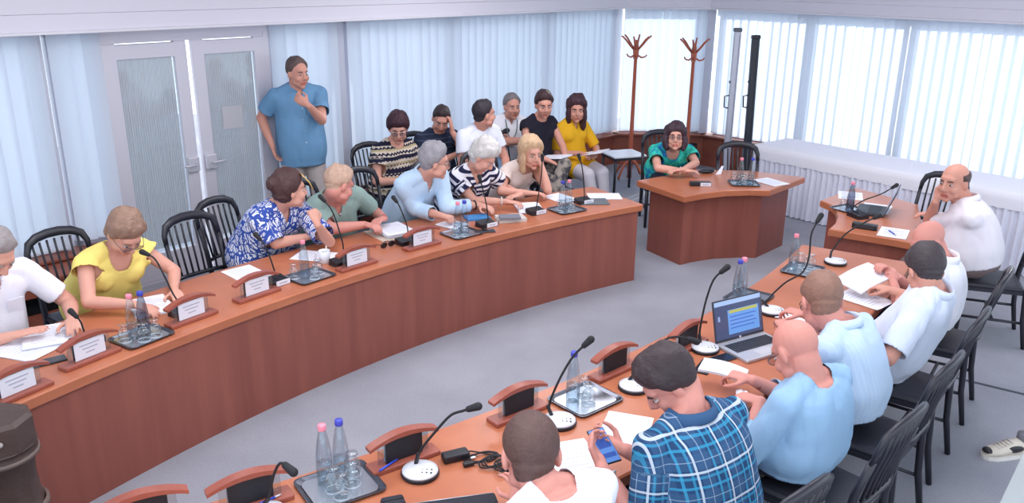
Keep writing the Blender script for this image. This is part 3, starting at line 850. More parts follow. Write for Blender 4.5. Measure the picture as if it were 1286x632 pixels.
tray((178, 424), C1, w, [(.03, -.02, PINK, 'clear', 'pink-capped bottle in front of the woman in yellow'), (-.03, -.01, BLUE, 'dark', 'dark blue-capped bottle in front of the woman in yellow')], gl4(w, [(.085, -.02), (.02, .055), (-.05, .055)]))
w = 'next to the white mug'
tray((389, 348), C1, w, [(.03, -.01, PINK, 'clear', 'pink-capped bottle next to the white mug')], gl4(w, [(.085, -.05), (.0, .055), (-.07, .0)]))
w = 'in front of the grey-haired man in blue shirt'
tray((580, 294), C1, w, [(.03, -.01, PINK, 'clear', 'left of two bottles in front of the grey-haired man in blue shirt'), (-.035, -.01, BLUE, 'clear', 'right of two bottles in front of the grey-haired man in blue shirt')], gl4(w, [(.085, .03), (.02, .06)]))
w = 'near the right end of the long desk'
tray((712, 264), C1, w, [(.045, -.01, BLUE, 'clear', 'left of two bottles near the right end of the long desk'), (-.025, -.01, PINK, 'clear', 'right of two bottles near the right end of the long desk')], gl4(w, [(.10, .02), (.0, .06)]))

# ---- papers, books, phones, cups
def sheet(px, lab, rz, size=(.21, .297), n=1, z=TT, fan=0, name='paper_sheet', cat='paper', text=True, tilt=None):
    q = P(*px, z)
    t = thing(name, lab, cat, (q.x, q.y, z + .001), rz)
    b = MB()
    for k in range(n):
        a = random.uniform(-fan, fan); M = Matrix.Rotation(a, 4, 'Z') @ Matrix.Translation((random.uniform(-.008, .008) * (fan > 0), random.uniform(-.01, .01) * (fan > 0), k * .0022))
        b.box((0, 0, .0009), (size[0], size[1], .0016), 0, M)
    b.build('sheet', WHITE, t)
    if text:
        c = MB(); zt = n * .0022 + .0004
        for k in range(9):
            ww = size[0] * (.72 if k % 4 else .5)
            c.box((-size[0] * .36 + ww / 2, size[1] * (.36 - .085 * k), zt), (ww, .006, .0006))
        c.build('print', mat('pale print', (206, 208, 220), .8), t)
    if tilt is not None: t.rotation_euler = tilt
    return t
def rzC(px, C, extra=0): return face_rz(-toC(C, P(*px, TT))) + R(extra)
sheet((30, 440), 'loose printed sheets under the hand of the man in white at far left', rzC((30, 440), C1, 12), n=3, fan=.06)
sheet((62, 424), 'open stack of papers in front of the man in white at far left', rzC((62, 424), C1, -30), (.24, .30), n=8, fan=.05)
sheet((190, 386), 'papers under the hand of the woman in yellow', rzC((190, 386), C1, -20), n=6, fan=.1)
sheet((309, 344), 'single printed sheet on the desk before the empty chairs', rzC((309, 344), C1, -6), n=1)
sheet((396, 322), 'sheet of paper under the white mug', rzC((396, 322), C1, 30), n=1)
sheet((494, 291), 'stack of printed papers before the man in green shirt', rzC((494, 291), C1, -8), (.24, .30), n=12, fan=.05, z=TT + .006)
t = thing('folder', 'pale folder under the papers of the man in green shirt', 'folder', P(488, 294, TT), rzC((488, 294), C1, -8)); MB().box((0, 0, .0025), (.27, .32, .004)).build('cover', mat('pale folder', (206, 190, 176), .7), t)
sheet((568, 283), 'white papers under the hand of the grey-haired man in blue shirt', rzC((568, 283), C1, 10), (.17, .2), n=5, fan=.1)
sheet((664, 262), 'fanned papers under the hands of the woman in striped top', rzC((664, 262), C1, -24), n=5, fan=.16)
sheet((704, 249), 'sheet behind the two bottles near the right end of the long desk', rzC((704, 249), C1, 4), n=1)
sheet((759, 247), 'sheet of paper lying nearest the right end of the long desk', rzC((759, 247), C1, 60), n=2)
sheet((968, 229), 'sheet of paper at the right end of the desk of the woman in green', R(30), n=2)
sheet((1068, 246), 'sheet of paper at the far corner of the desk of the bald man', R(-20), n=1)
sheet((1100, 262), 'printed sheet behind the dark laptop of the bald man', R(-30), (.23, .32), n=1)
sheet((1122, 293), 'sheet with a blue pen on it before the dark laptop', R(-30), (.21, .28), n=2)
sheet((785, 541), 'printed sheet right of the phone held by the plaid-shirted man', R(-18), n=1)
sheet((722, 582), 'printed sheet beneath the phone held by the plaid-shirted man', R(18), (.22, .34), n=1)
sheet((1084, 376), 'paper lying on the desk before the dark-haired man in pale shirt', R(40), n=3, fan=.05)
sheet((1000, 400), 'white papers beside the glasses of the man right of the laptop', R(50), (.15, .2), n=4, fan=.15, text=False)

def book(px, lab, rz, size, h, cover, z=TT, cat='book', name='book'):
    q = P(*px, z); t = thing(name, lab, cat, (q.x, q.y, z), rz)
    b = MB(); b.box((.003, 0, h / 2), (size[0] - .008, size[1] - .008, h - .006)); b.build('pages', mat('book pages', (226, 222, 216), .8), t)
    b = MB(); b.box((0, 0, .0025), (size[0], size[1], .004)); b.box((0, 0, h - .001), (size[0], size[1], .004)); b.box((-size[0] / 2, 0, h / 2), (.004, size[1], h)); b.build('cover', cover, t)
    return t
book((599, 274), 'blue booklet beside the hand of the grey-haired man', rzC((599, 274), C1, 70), (.14, .2), .012, mat('blue cover', (58, 130, 190), .5))
book((641, 276), 'thick pale notebook, lower of the pair before the striped woman', rzC((641, 276), C1, 68), (.16, .23), .026, mat('cream cover', (206, 200, 196), .6))
book((640, 274), 'dark grey diary on top of the pale notebook', rzC((640, 274), C1, 60), (.11, .17), .018, mat('grey cover', (120, 122, 134), .5), z=TT + .029)
book((745, 254), 'dark folder under the last sheet at the right end of the long desk', rzC((745, 254), C1, 62), (.20, .26), .008, mat('dark folder', (96, 102, 108), .5), cat='folder', name='folder')

def phone(px, lab, rz, z=TT, scr=(30, 32, 42), emit=False, M=None):
    q = P(*px, z) if px else Vector((0, 0, 0)); t = thing('smartphone', lab, 'phone', (q.x, q.y, z) if px else (0, 0, 0), rz)
    b = MB(); b.box((0, 0, .0045), (.078, .160, .009), 0, None, .004); b.build('body', BLACK, t)
    b = MB(); b.box((0, 0, .0094), (.070, .150, .001)); s_ = b.build('screen', mat('lit phone screen', (70, 110, 170), .3, emit=(90, 130, 190), estr=.5) if emit else mat('dark phone screen', scr, .15), t)
    if emit:
        b = MB(); b.box((0, .01, .0101), (.058, .045, .0006)); b.box((0, -.045, .0101), (.058, .02, .0006)); b.box((0, .055, .0101), (.058, .015, .0006)); b.build('screen_panel', mat('lit phone panels', (40, 70, 140), .3, emit=(50, 80, 150), estr=.5), s_)
    if M is not None: t.matrix_world = M
    return t
phone((62, 455), 'black phone lying on the desk before the man in white at far left', rzC((62, 455), C1, 70))
phone((609, 291), 'black phone before the tray of the grey-haired man', rzC((609, 291), C1, 60))
phone((905, 452), 'black phone lying in front of the silver laptop', R(-58))
phone((885, 462), 'black phone lying under the papers of the bald man with glasses', R(-30))
t = thing('glasses_case', 'black glasses case at the left arm of the woman in green', 'glasses case', P(886, 218, TT), R(10))
b = MB(); b.ell((0, 0, .022), (.08, .032, .022)); b.build('case', BLACK, t)
b = MB(); b.ell((.06, .03, .016), (.05, .025, .016)); b.build('strap', BLKM, t)
t = thing('folded_card', 'small white card standing on the desk right of the woman in green', 'card', P(902, 219, TT), R(20))
b = MB(); b.add([(-.03, 0, 0), (.035, 0, 0), (.07, .02, .075), (.05, .02, .08), (-.03, .004, 0), (.035, .004, 0), (.07, .024, .075), (.05, .024, .08)], [(0, 1, 2, 3), (7, 6, 5, 4), (0, 4, 5, 1), (1, 5, 6, 2), (2, 6, 7, 3), (3, 7, 4, 0)]); b.build('card', WHITE, t)

q = P(408, 330, TT); t = thing('mug', 'white mug with a spoon in it beside the name stand', 'mug', q, 0)
b = MB(); b.lathe([(.030, 0), (.036, .004), (.040, .09), (.0365, .09), (.033, .012), (.001, .010)], 20); b.build('cup', mat('white china', (226, 228, 238), .3), t)
b = MB(); b.tube([(-.038, 0, .072), (-.062, 0, .068), (-.066, 0, .045), (-.058, 0, .024), (-.036, 0, .02)], .006, 8); b.build('handle', mat('white china', (226, 228, 238), .3), t)
b = MB(); b.lathe([(.001, .07), (.036, .071)], 20, 0, None, (0, 0, 0), False); b.build('coffee', mat('coffee', (52, 34, 28), .2), t)
b = MB(); b.tube([(.02, .0, .02), (.012, .01, .12)], .004, 6); b.build('spoon', mat('spoon', (220, 220, 226), .2, .8), t)
def sunglasses_mb(b):
    for sx in (-1, 1):
        b.ell((sx * .034, 0, .024), (.031, .006, .023))
    b.tube([(-.012, 0, .032), (.012, 0, .032)], .003, 6)
    return b
t = thing('sunglasses', 'dark sunglasses lying on the desk beside the papers of the man in green', 'sunglasses', P(487, 311, TT), rzC((487, 311), C1, 0))
sunglasses_mb(MB()).build('lenses', mat('dark lens', (34, 26, 30), .15), t)
for sx in (-1, 1): MB().tube([(sx * .064, 0, .034), (sx * .068, .06, .02), (sx * .062, .12, .006)], .003, 6).build('temple', BLACK, t)

def laptop(px, rz, lab, body, keyb, scr_deg, w=.36, d=.24, screen='lit'):
    q = P(*px, TT); t = thing('laptop', lab, 'laptop', (q.x, q.y, TT), rz)
    b = MB(); b.box((0, -d / 2, .010), (w, d, .018), 0, None, .004); b.build('base', body, t)
    b = MB(); b.box((0, -d * .38, .0195), (w * .86, d * .42, .002)); kb = b.build('keyboard', keyb, t)
    b = MB()
    for r_ in range(5):
        for c in range(14): b.box((-w * .40 + w * .0615 * c, -d * .21 - d * .085 * r_, .0215), (w * .052, d * .068, .002))
    b.build('keys', mat('keys ' + lab[:6], (44, 46, 56), .5), kb)
    b = MB(); b.box((0, -d * .80, .0192), (w * .34, d * .28, .001)); b.build('touchpad', mat('touchpad ' + lab[:6], (186, 188, 196) if screen == 'lit' else (40, 42, 50), .4), t)
    a = R(scr_deg); M = Matrix.Translation((0, 0, .018)) @ Matrix.Rotation(a, 4, 'X')
    hh = d * .97
    b = MB(); b.box((0, 0, hh / 2), (w, .008, hh), 0, M, .003); b.build('lid', mat('lid ' + lab[:6], (60, 62, 74), .4), t)
    if screen == 'lit':
        def pan(x0, x1, z0, z1, off, mt, nm, p):
            b = MB(); b.box(((x0 + x1) / 2, -.0045 - off, (z0 + z1) / 2), (x1 - x0, .0008, z1 - z0), 0, M); return b.build(nm, mt, p)
        E = lambda n, c, s=1.0: mat(n, tuple(int(v * .25) for v in c), .25, emit=c, estr=s)
        sc = pan(-w * .475, w * .475, hh * .06, hh * .965, 0, E('screen dark', (74, 84, 120)), 'screen', t)
        pan(-w * .475, w * .475, hh * .86, hh * .965, .0006, E('screen bar', (170, 196, 240)), 'toolbar', sc)
        pan(-w * .22, w * .42, hh * .14, hh * .72, .0006, E('screen page', (110, 160, 232)), 'document', sc)
        pan(-w * .19, w * .39, hh * .64, hh * .71, .0012, E('screen title', (190, 188, 96)), 'title_bar', sc)
        for k in range(4): pan(-w * .18, w * (.36 - .05 * (k % 2)), hh * (.54 - .09 * k), hh * (.565 - .09 * k), .0012, E('screen text', (70, 110, 200)), 'text_line', sc)
        pan(-w * .42, -w * .38, hh * .50, hh * .62, .0006, E('screen icon', (150, 170, 220)), 'icon', sc)
        b = MB(); b.lathe([(.007, 0), (.007, .0012), (.001, .0012)], 14, 0, M @ Matrix.Translation((0, -.0045, hh * .03)) @ Matrix.Rotation(PI / 2, 4, 'X')); b.build('maker_mark', mat('pale mark', (210, 214, 224), .3), t)
    else:
        b = MB(); b.box((0, -.005, hh / 2), (w * .93, .001, hh * .88), 0, M); b.build('screen', mat('dim screen', (120, 130, 150), .25, emit=(120, 130, 160), estr=.25), t)
    return t
hl, hr = P(899, 433, TT + .015), P(958, 417, TT + .015)
dl = (hr - hl); hm = (hl + hr) / 2
t = laptop((928, 426), math.atan2(dl.y, dl.x), 'silver laptop open with a lit blue document on screen', mat('silver laptop', (196, 198, 206), .35, .5), mat('laptop keyboard', (58, 60, 70), .5), -14)
t.location = (hm.x, hm.y, TT)
t = laptop((1112, 268), R(-118), 'dark laptop open sideways before the bald man in white polo', mat('dark laptop', (44, 46, 54), .45), mat('dark keyboard', (34, 36, 44), .5), -20, .34, .23, 'dim')
def bottom_laptop():
    q = P(545, 640, TT); t = laptop((540, 668), math.atan2(.16, 1) , 'dark laptop at the bottom edge of which the lid top shows', BLACK, BLKM, -2, .36, .22, 'dim')
q = P(566, 636, TT)
t = thing('laptop_bag', 'black laptop bag lying at the bottom edge of the near desk', 'bag', (q.x, q.y - .03, TT), R(14))
b = MB(); b.box((0, -.10, .02), (.36, .26, .04), 0, None, .012); b.build('bag_body', mat('black bag cloth', (34, 36, 48), .8, bump=.2, bscale=150), t)
b = MB(); b.tube([(-.17, .028, .034), (0, .030, .034), (.17, .028, .034)], .003, 6); b.build('zip', mat('zip steel', (180, 180, 188), .3, .7), t)
q = P(495, 634, TT); t = thing('black_pouch', 'small black pouch left of the black bag at the bottom edge', 'pouch', (q.x, q.y - .02, TT), R(20))
b = MB(); b.box((0, 0, .018), (.09, .07, .034), 0, None, .012); b.build('pouch_body', mat('black bag cloth', (34, 36, 48), .8), t)
MB().tube([(-.04, .0, .036), (.04, .0, .036)], .002, 5).build('zip', BLKM, t)

# power adapter with its cables
q = P(572, 577, TT); t = thing('power_adapter', 'black power adapter with coiled cables beside the round microphone base', 'power adapter', (q.x, q.y, TT), R(25))
b = MB(); b.box((0, 0, .018), (.115, .055, .034), 0, None, .008); b.build('brick', BLACK, t)
for ci in range(3):
    pts = []; cxy = (.10 + .03 * ci, -.045 - .05 * ci); rx, ry = .06 - .008 * ci, .035 + .004 * ci
    for k in range(46):
        a = k * .42 + ci; rr_ = 1 + .15 * math.sin(k * .9 + ci)
        pts.append((cxy[0] + rx * rr_ * math.cos(a) + .01 * math.sin(k * .23), cxy[1] + ry * rr_ * math.sin(a), .006 + .0012 * (k % 7) + ci * .004))
    if ci == 0: pts = [(.055, 0, .018), (.075, .01, .014)] + pts
    b, o = stem_mb(pts, .0032); b.build('cable', BLKM, t)
b = MB(); b.box((.03, -.07, .010), (.045, .022, .018), 0, None, .004); b.build('plug', BLACK, t)
b = MB(); b.box((.065, -.035, .012), (.022, .012, .006), 0, None, .002); b.build('connector', mat('white plug tip', (214, 214, 222), .4), t)
def pen(px, px2, lab, z=TT, col=(50, 80, 200)):
    a, c = P(*px, z), P(*px2, z); d = (c - a); t = thing('pen', lab, 'pen', (a + d / 2), math.atan2(d.y, d.x))
    L = .14; MB().tube([(-L / 2, 0, .005), (L * .3, 0, .005)], .0045, 8).build('barrel', mat('blue pen', col, .35), t)
    MB().tube([(L * .3, 0, .005), (L * .45, 0, .005), (L / 2, 0, .005)], [.0045, .003, .001], 8).build('tip', mat('pen tip', (210, 212, 220), .3, .5), t)
pen((478, 592), (505, 574), 'blue pen lying on the base of the name stand', TT + .023)
pen((320, 637), (345, 626), 'blue pen at the bottom edge beside the left name stand', TT + .023)
pen((1116, 290), (1126, 297), 'blue pen lying on the sheet before the dark laptop', TT + .006)
# ================================================================== people
def remesh(mb, vox, it=3, fac=.5):
    me = bpy.data.meshes.new('tmp'); me.from_pydata(mb.v, [], mb.f); me.update()
    o = bpy.data.objects.new('tmp', me); COL.objects.link(o)
    a = o.modifiers.new('r', 'REMESH'); a.mode = 'VOXEL'; a.voxel_size = vox; a.use_smooth_shade = True
    if it:
        b = o.modifiers.new('s', 'SMOOTH'); b.factor = fac; b.iterations = it
    dg = bpy.context.evaluated_depsgraph_get(); dg.update()
    n = bpy.data.meshes.new_from_object(o.evaluated_get(dg))
    bpy.data.objects.remove(o); bpy.data.meshes.remove(me)
    return n
def coords(me):
    a = np.empty(len(me.vertices) * 3, np.float32); me.vertices.foreach_get('co', a); return a.reshape(-1, 3)
def setcoords(me, a):
    me.vertices.foreach_set('co', np.ascontiguousarray(a, np.float32).ravel()); me.update()
def normals(me):
    a = np.empty(len(me.vertices) * 3, np.float32); me.vertices.foreach_get('normal', a); return a.reshape(-1, 3)
def cut(me, mask):
    """delete the vertices where mask is true"""
    bm = bmesh.new(); bm.from_mesh(me); bm.verts.ensure_lookup_table()
    bmesh.ops.delete(bm, geom=[bm.verts[i] for i in np.nonzero(mask)[0]], context='VERTS')
    bm.to_mesh(me); bm.free(); me.update()
def trim_cut(me, f):
    """cut the cloth away where the field f is positive, with a clean edge along f = 0"""
    bm = bmesh.new(); bm.from_mesh(me); bm.verts.ensure_lookup_table(); acc = {}
    for e in bm.edges:
        i, j = e.verts[0].index, e.verts[1].index
        if (f[i] > 0) != (f[j] > 0):
            if f[i] > 0: i, j = j, i
            t = f[i] / (f[i] - f[j]); acc.setdefault(i, []).append(bm.verts[i].co.lerp(bm.verts[j].co, float(min(1, max(0, t)))))
    for i, l in acc.items(): bm.verts[i].co = sum(l, Vector()) / len(l)
    bmesh.ops.delete(bm, geom=[bm.verts[i] for i in np.nonzero(f > 0)[0]], context='VERTS')
    bm.to_mesh(me); bm.free(); me.update()
def link(me, name, mats, parent, smooth=True):
    me.name = name; me.materials.clear()
    for q in (mats if isinstance(mats, (list, tuple)) else [mats]): me.materials.append(q)
    if smooth: me.polygons.foreach_set('use_smooth', [True] * len(me.polygons))
    o = bpy.data.objects.new(name, me); COL.objects.link(o); par(o, parent); return o
def nz3(a, scale, seed=0.0):
    return np.array([noise.noise(Vector((float(p[0]) * scale + seed, float(p[1]) * scale, float(p[2]) * scale))) for p in a])

# head built from these rounded volumes (metres, origin between the ears, +y is where the face looks)
HEAD = [((0, -.014, .032), (.0745, .094, .084)), ((0, .022, -.030), (.064, .072, .083)), ((0, .034, -.072), (.051, .050, .040)),
        ((0, .070, -.098), (.024, .022, .018)), ((-.036, .060, -.030), (.029, .028, .030)), ((.036, .060, -.030), (.029, .028, .030)),
        ((0, .066, .035), (.050, .024, .026)), ((-.045, .03, -.066), (.022, .034, .026)), ((.045, .03, -.066), (.022, .034, .026))]
def head_radius(d):
    """distance from the head's origin to its surface along unit directions d (n,3)"""
    r = np.zeros(len(d))
    for c, e in HEAD[:3] + [((0, -.028, -.045), (.067, .066, .056))]:
        c = np.array(c); e = np.array(e)
        A = ((d / e) ** 2).sum(1); B = -2 * ((d * c) / e ** 2).sum(1); Cc = ((c / e) ** 2).sum() - 1
        D = B * B - 4 * A * Cc; ok = D > 0
        t = np.where(ok, (-B + np.sqrt(np.where(ok, D, 0))) / (2 * A), 0); r = np.maximum(r, t)
    return r

SKINS = {}
def skin(name, rgb):
    if name not in SKINS:
        SKINS[name] = (mat('skin ' + name, rgb, .55, bump=.06, bscale=120, var=.06, vscale=14, spec=.35),
                       mat('lips ' + name, tuple(int(v * k) for v, k in zip(rgb, (.86, .66, .66))), .5))
    return SKINS[name]
FAB = {}
def fabric(name, rgb, rough=.85): return mat('cloth ' + name, rgb, rough, bump=.18, bscale=260, spec=.15, var=.04, vscale=5)
def pattern(name, build):
    if name in MATS: return MATS[name]
    M = mat('cloth ' + name, (200, 200, 200), .85, spec=.15); nt = M.node_tree; b = nt.nodes['Principled BSDF']
    at = nt.nodes.new('ShaderNodeAttribute'); at.attribute_name = 'weave'
    build(nt, at.outputs['Vector'], b); MATS[name] = M; return M
def nd(nt, t, **k):
    n = nt.nodes.new(t)
    for a, v in k.items(): setattr(n, a, v)
    return n
def mth(nt, op, a, b=None, c=None):
    n = nt.nodes.new('ShaderNodeMath'); n.operation = op
    for i, v in enumerate((a, b, c)):
        if v is None: continue
        if isinstance(v, (int, float)): n.inputs[i].default_value = v
        else: nt.links.new(v, n.inputs[i])
    return n.outputs[0]
def mixc(nt, f, a, b):
    n = nt.nodes.new('ShaderNodeMix'); n.data_type = 'RGBA'
    if isinstance(f, (int, float)): n.inputs[0].default_value = f
    else: nt.links.new(f, n.inputs[0])
    for i, v in ((6, a), (7, b)):
        if isinstance(v, tuple): n.inputs[i].default_value = (*lin(v), 1)
        else: nt.links.new(v, n.inputs[i])
    return n.outputs[2]
def sep(nt, v):
    n = nt.nodes.new('ShaderNodeSeparateXYZ'); nt.links.new(v, n.inputs[0]); return n.outputs
def band(nt, x, period, width, phase=0.0):
    """1 inside a stripe of the given width, repeating"""
    f = mth(nt, 'FRACT', mth(nt, 'MULTIPLY_ADD', x, 1 / period, phase + 100.0)); return mth(nt, 'LESS_THAN', f, width / period)
def p_stripes(nt, v, b):
    x, y, z = sep(nt, v); nt.links.new(mixc(nt, band(nt, z, .048, .024), (236, 234, 242), (40, 42, 72)), b.inputs['Base Color'])
def p_leaf(nt, v, b):
    nz = nd(nt, 'ShaderNodeTexNoise'); nz.inputs['Scale'].default_value = 14; nt.links.new(v, nz.inputs['Vector'])
    vo = nd(nt, 'ShaderNodeTexVoronoi', feature='DISTANCE_TO_EDGE'); vo.inputs['Scale'].default_value = 17
    ad = nd(nt, 'ShaderNodeVectorMath', operation='MULTIPLY_ADD'); nt.links.new(nz.outputs['Color'], ad.inputs[0]); ad.inputs[1].default_value = (.07, .07, .07); nt.links.new(v, ad.inputs[2])
    nt.links.new(ad.outputs[0], vo.inputs['Vector'])
    f1 = mth(nt, 'GREATER_THAN', vo.outputs['Distance'], .085)
    wv = nd(nt, 'ShaderNodeTexWave', bands_direction='DIAGONAL'); wv.inputs['Scale'].default_value = 26; wv.inputs['Distortion'].default_value = 6; nt.links.new(v, wv.inputs['Vector'])
    f2 = mth(nt, 'GREATER_THAN', wv.outputs['Fac'], .30)
    nt.links.new(mixc(nt, mth(nt, 'MULTIPLY', f1, f2), (56, 82, 164), (226, 228, 238)), b.inputs['Base Color'])
def p_ethnic(nt, v, b):
    x, y, z = sep(nt, v)
    zz = band(nt, mth(nt, 'ADD', z, mth(nt, 'MULTIPLY', mth(nt, 'PINGPONG', mth(nt, 'ADD', x, 1.0), .018), .9)), .05, .020)
    c = mixc(nt, zz, (206, 192, 178), (44, 42, 62))
    c = mixc(nt, band(nt, z, .13, .035, .2), c, (36, 36, 56))
    c = mixc(nt, band(nt, z, .13, .016, .55), c, (178, 164, 128))
    nt.links.new(c, b.inputs['Base Color'])
def p_teal(nt, v, b):
    nz = nd(nt, 'ShaderNodeTexNoise'); nz.inputs['Scale'].default_value = 7; nz.inputs['Detail'].default_value = 3; nz.inputs['Distortion'].default_value = .6; nt.links.new(v, nz.inputs['Vector'])
    cr = nd(nt, 'ShaderNodeValToRGB'); nt.links.new(nz.outputs['Fac'], cr.inputs[0]); e = cr.color_ramp.elements
    e[0].position = .30; e[0].color = (*lin((36, 84, 160)), 1); e[1].position = .72; e[1].color = (*lin((96, 224, 200)), 1)
    for p, c in ((.42, (44, 120, 176)), (.47, (42, 176, 168)), (.58, (70, 208, 184)), (.64, (40, 150, 132))):
        q = e.new(p); q.color = (*lin(c), 1)
    nt.links.new(cr.outputs[0], b.inputs['Base Color'])
def p_plaid(nt, v, b):
    x, y, z = sep(nt, v); c = (40, 68, 104)
    def ov(c, ax, per, w, ph, col, k):
        f = mth(nt, 'MULTIPLY', band(nt, ax, per, w, ph), k); return mixc(nt, f, c, col)
    for ax in (x, z):
        c = ov(c, ax, .13, .050, .0, (62, 94, 132), .5)
    for ax in (x, z):
        c = ov(c, ax, .13, .009, .52, (60, 150, 190), .7); c = ov(c, ax, .13, .009, .26, (60, 150, 190), .6)
    for ax in (x, z):
        c = ov(c, ax, .13, .008, .12, (206, 214, 226), .75); c = ov(c, ax, .13, .003, .80, (160, 178, 200), .6)
    nt.links.new(c, b.inputs['Base Color'])
def p_check(nt, v, b):
    x, y, z = sep(nt, v); c = mixc(nt, mth(nt, 'MULTIPLY', band(nt, x, .014, .005), .35), (206, 216, 236), (160, 176, 212))
    nt.links.new(c, b.inputs['Base Color'])
def p_pinst(nt, v, b):
    x, y, z = sep(nt, v); nt.links.new(mixc(nt, mth(nt, 'MULTIPLY', band(nt, x, .022, .006), .25), (186, 208, 234), (214, 226, 242)), b.inputs['Base Color'])
def p_logo(nt, v, b):
    x, y, z = sep(nt, v); c = mixc(nt, mth(nt, 'MULTIPLY', band(nt, z, .05, .008, .3), .5), (42, 48, 68), (90, 100, 124))
    nt.links.new(c, b.inputs['Base Color'])
def p_camo(nt, v, b):
    nz = nd(nt, 'ShaderNodeTexNoise'); nz.inputs['Scale'].default_value = 16; nz.inputs['Detail'].default_value = 4; nt.links.new(v, nz.inputs['Vector'])
    cr = nd(nt, 'ShaderNodeValToRGB'); nt.links.new(nz.outputs['Fac'], cr.inputs[0]); e = cr.color_ramp.elements
    e[0].position = .40; e[0].color = (*lin((74, 72, 78)), 1); e[1].position = .58; e[1].color = (*lin((160, 150, 142)), 1)
    nt.links.new(cr.outputs[0], b.inputs['Base Color'])

def two_bone(a, c, l1, l2, pole):
    """elbow or knee between a and c"""
    d = c - a; L = d.length
    if L > (l1 + l2) * .995:
        k = L / ((l1 + l2) * .995); l1 *= k; l2 *= k
    x = (l1 * l1 - l2 * l2 + L * L) / (2 * L); h = math.sqrt(max(0, l1 * l1 - x * x))
    u = d.normalized(); p = pole - u * pole.dot(u)
    p = p.normalized() if p.length > 1e-5 else u.orthogonal()
    return a + u * x + p * h
def bez(a, b, c, t): return a * (1 - t) ** 2 + b * (2 * t * (1 - t)) + c * t * t

HAND_CURL = {'flat': (4, 8, 6), 'rest': (16, 26, 18), 'hold': (32, 48, 34), 'fist': (62, 86, 56), 'point': (10, 14, 10)}
def hand(mb, W, d, n, side, s, pose='rest'):
    """palm, four unequal fingers with bends and a thumb; d points along the hand, n out of the palm, side +1 for a right hand"""
    d = d.normalized(); n = (n - d * n.dot(d)).normalized(); a = d.cross(n) * side    # a: towards the thumb
    M = Matrix((a, d, n)).transposed().to_4x4(); M.translation = W
    mb.cap((.0, -.015 * s, 0), (0, .03 * s, 0), .024 * s, .022 * s, 10, M)
    rg = []
    for y, w, h in ((.0, .026, .017), (.03, .036, .016), (.06, .041, .014), (.085, .041, .011), (.094, .034, .008)):
        rg.append([M @ Vector((w * s * math.cos(2 * PI * k / 14), y * s, h * s * math.sin(2 * PI * k / 14))) for k in range(14)])
    mb.loft(rg)
    c0, c1, c2 = HAND_CURL[pose]
    for i, (x, L, r) in enumerate(((.030, .070, .0086), (.010, .078, .0089), (-.011, .072, .0085), (-.030, .057, .0076))):
        p = Vector((x * s, .086 * s, .001)); an = 0
        fan = -x * 1.6 if pose in ('flat', 'rest', 'point') else 0
        cc = (c0, c1, c2) if not (pose == 'point' and i > 0) else HAND_CURL['fist']
        for j, (fr, cu) in enumerate(zip((.45, .32, .23), cc)):
            an += R(cu + (3 * i if pose != 'flat' else i)); q = p + Vector((-fan * L * fr * s, math.cos(an) * L * fr * s, math.sin(an) * L * fr * s))
            mb.cap(p, q, r * s * (1 - .08 * j), r * s * (.92 - .08 * j), 8, M); p = q
    th = R({'flat': 10, 'rest': 25, 'hold': 48, 'fist': 60, 'point': 50}[pose])
    p0 = Vector((.026 * s, .022 * s, .004 * s)); p1 = p0 + Vector((.030, .026, .012 * math.sin(th) + .004)) * s
    sp = .020 if pose in ('flat', 'rest') else .002
    p2 = p1 + Vector((sp * math.cos(th), .026, .022 * math.sin(th))) * s; p3 = p2 + Vector((-.004, .022, .012 * math.sin(th))) * s
    mb.cap(p0, p1, .0125 * s, .0108 * s, 8, M); mb.cap(p1, p2, .0104 * s, .0096 * s, 8, M); mb.cap(p2, p3, .0094 * s, .0075 * s, 8, M)

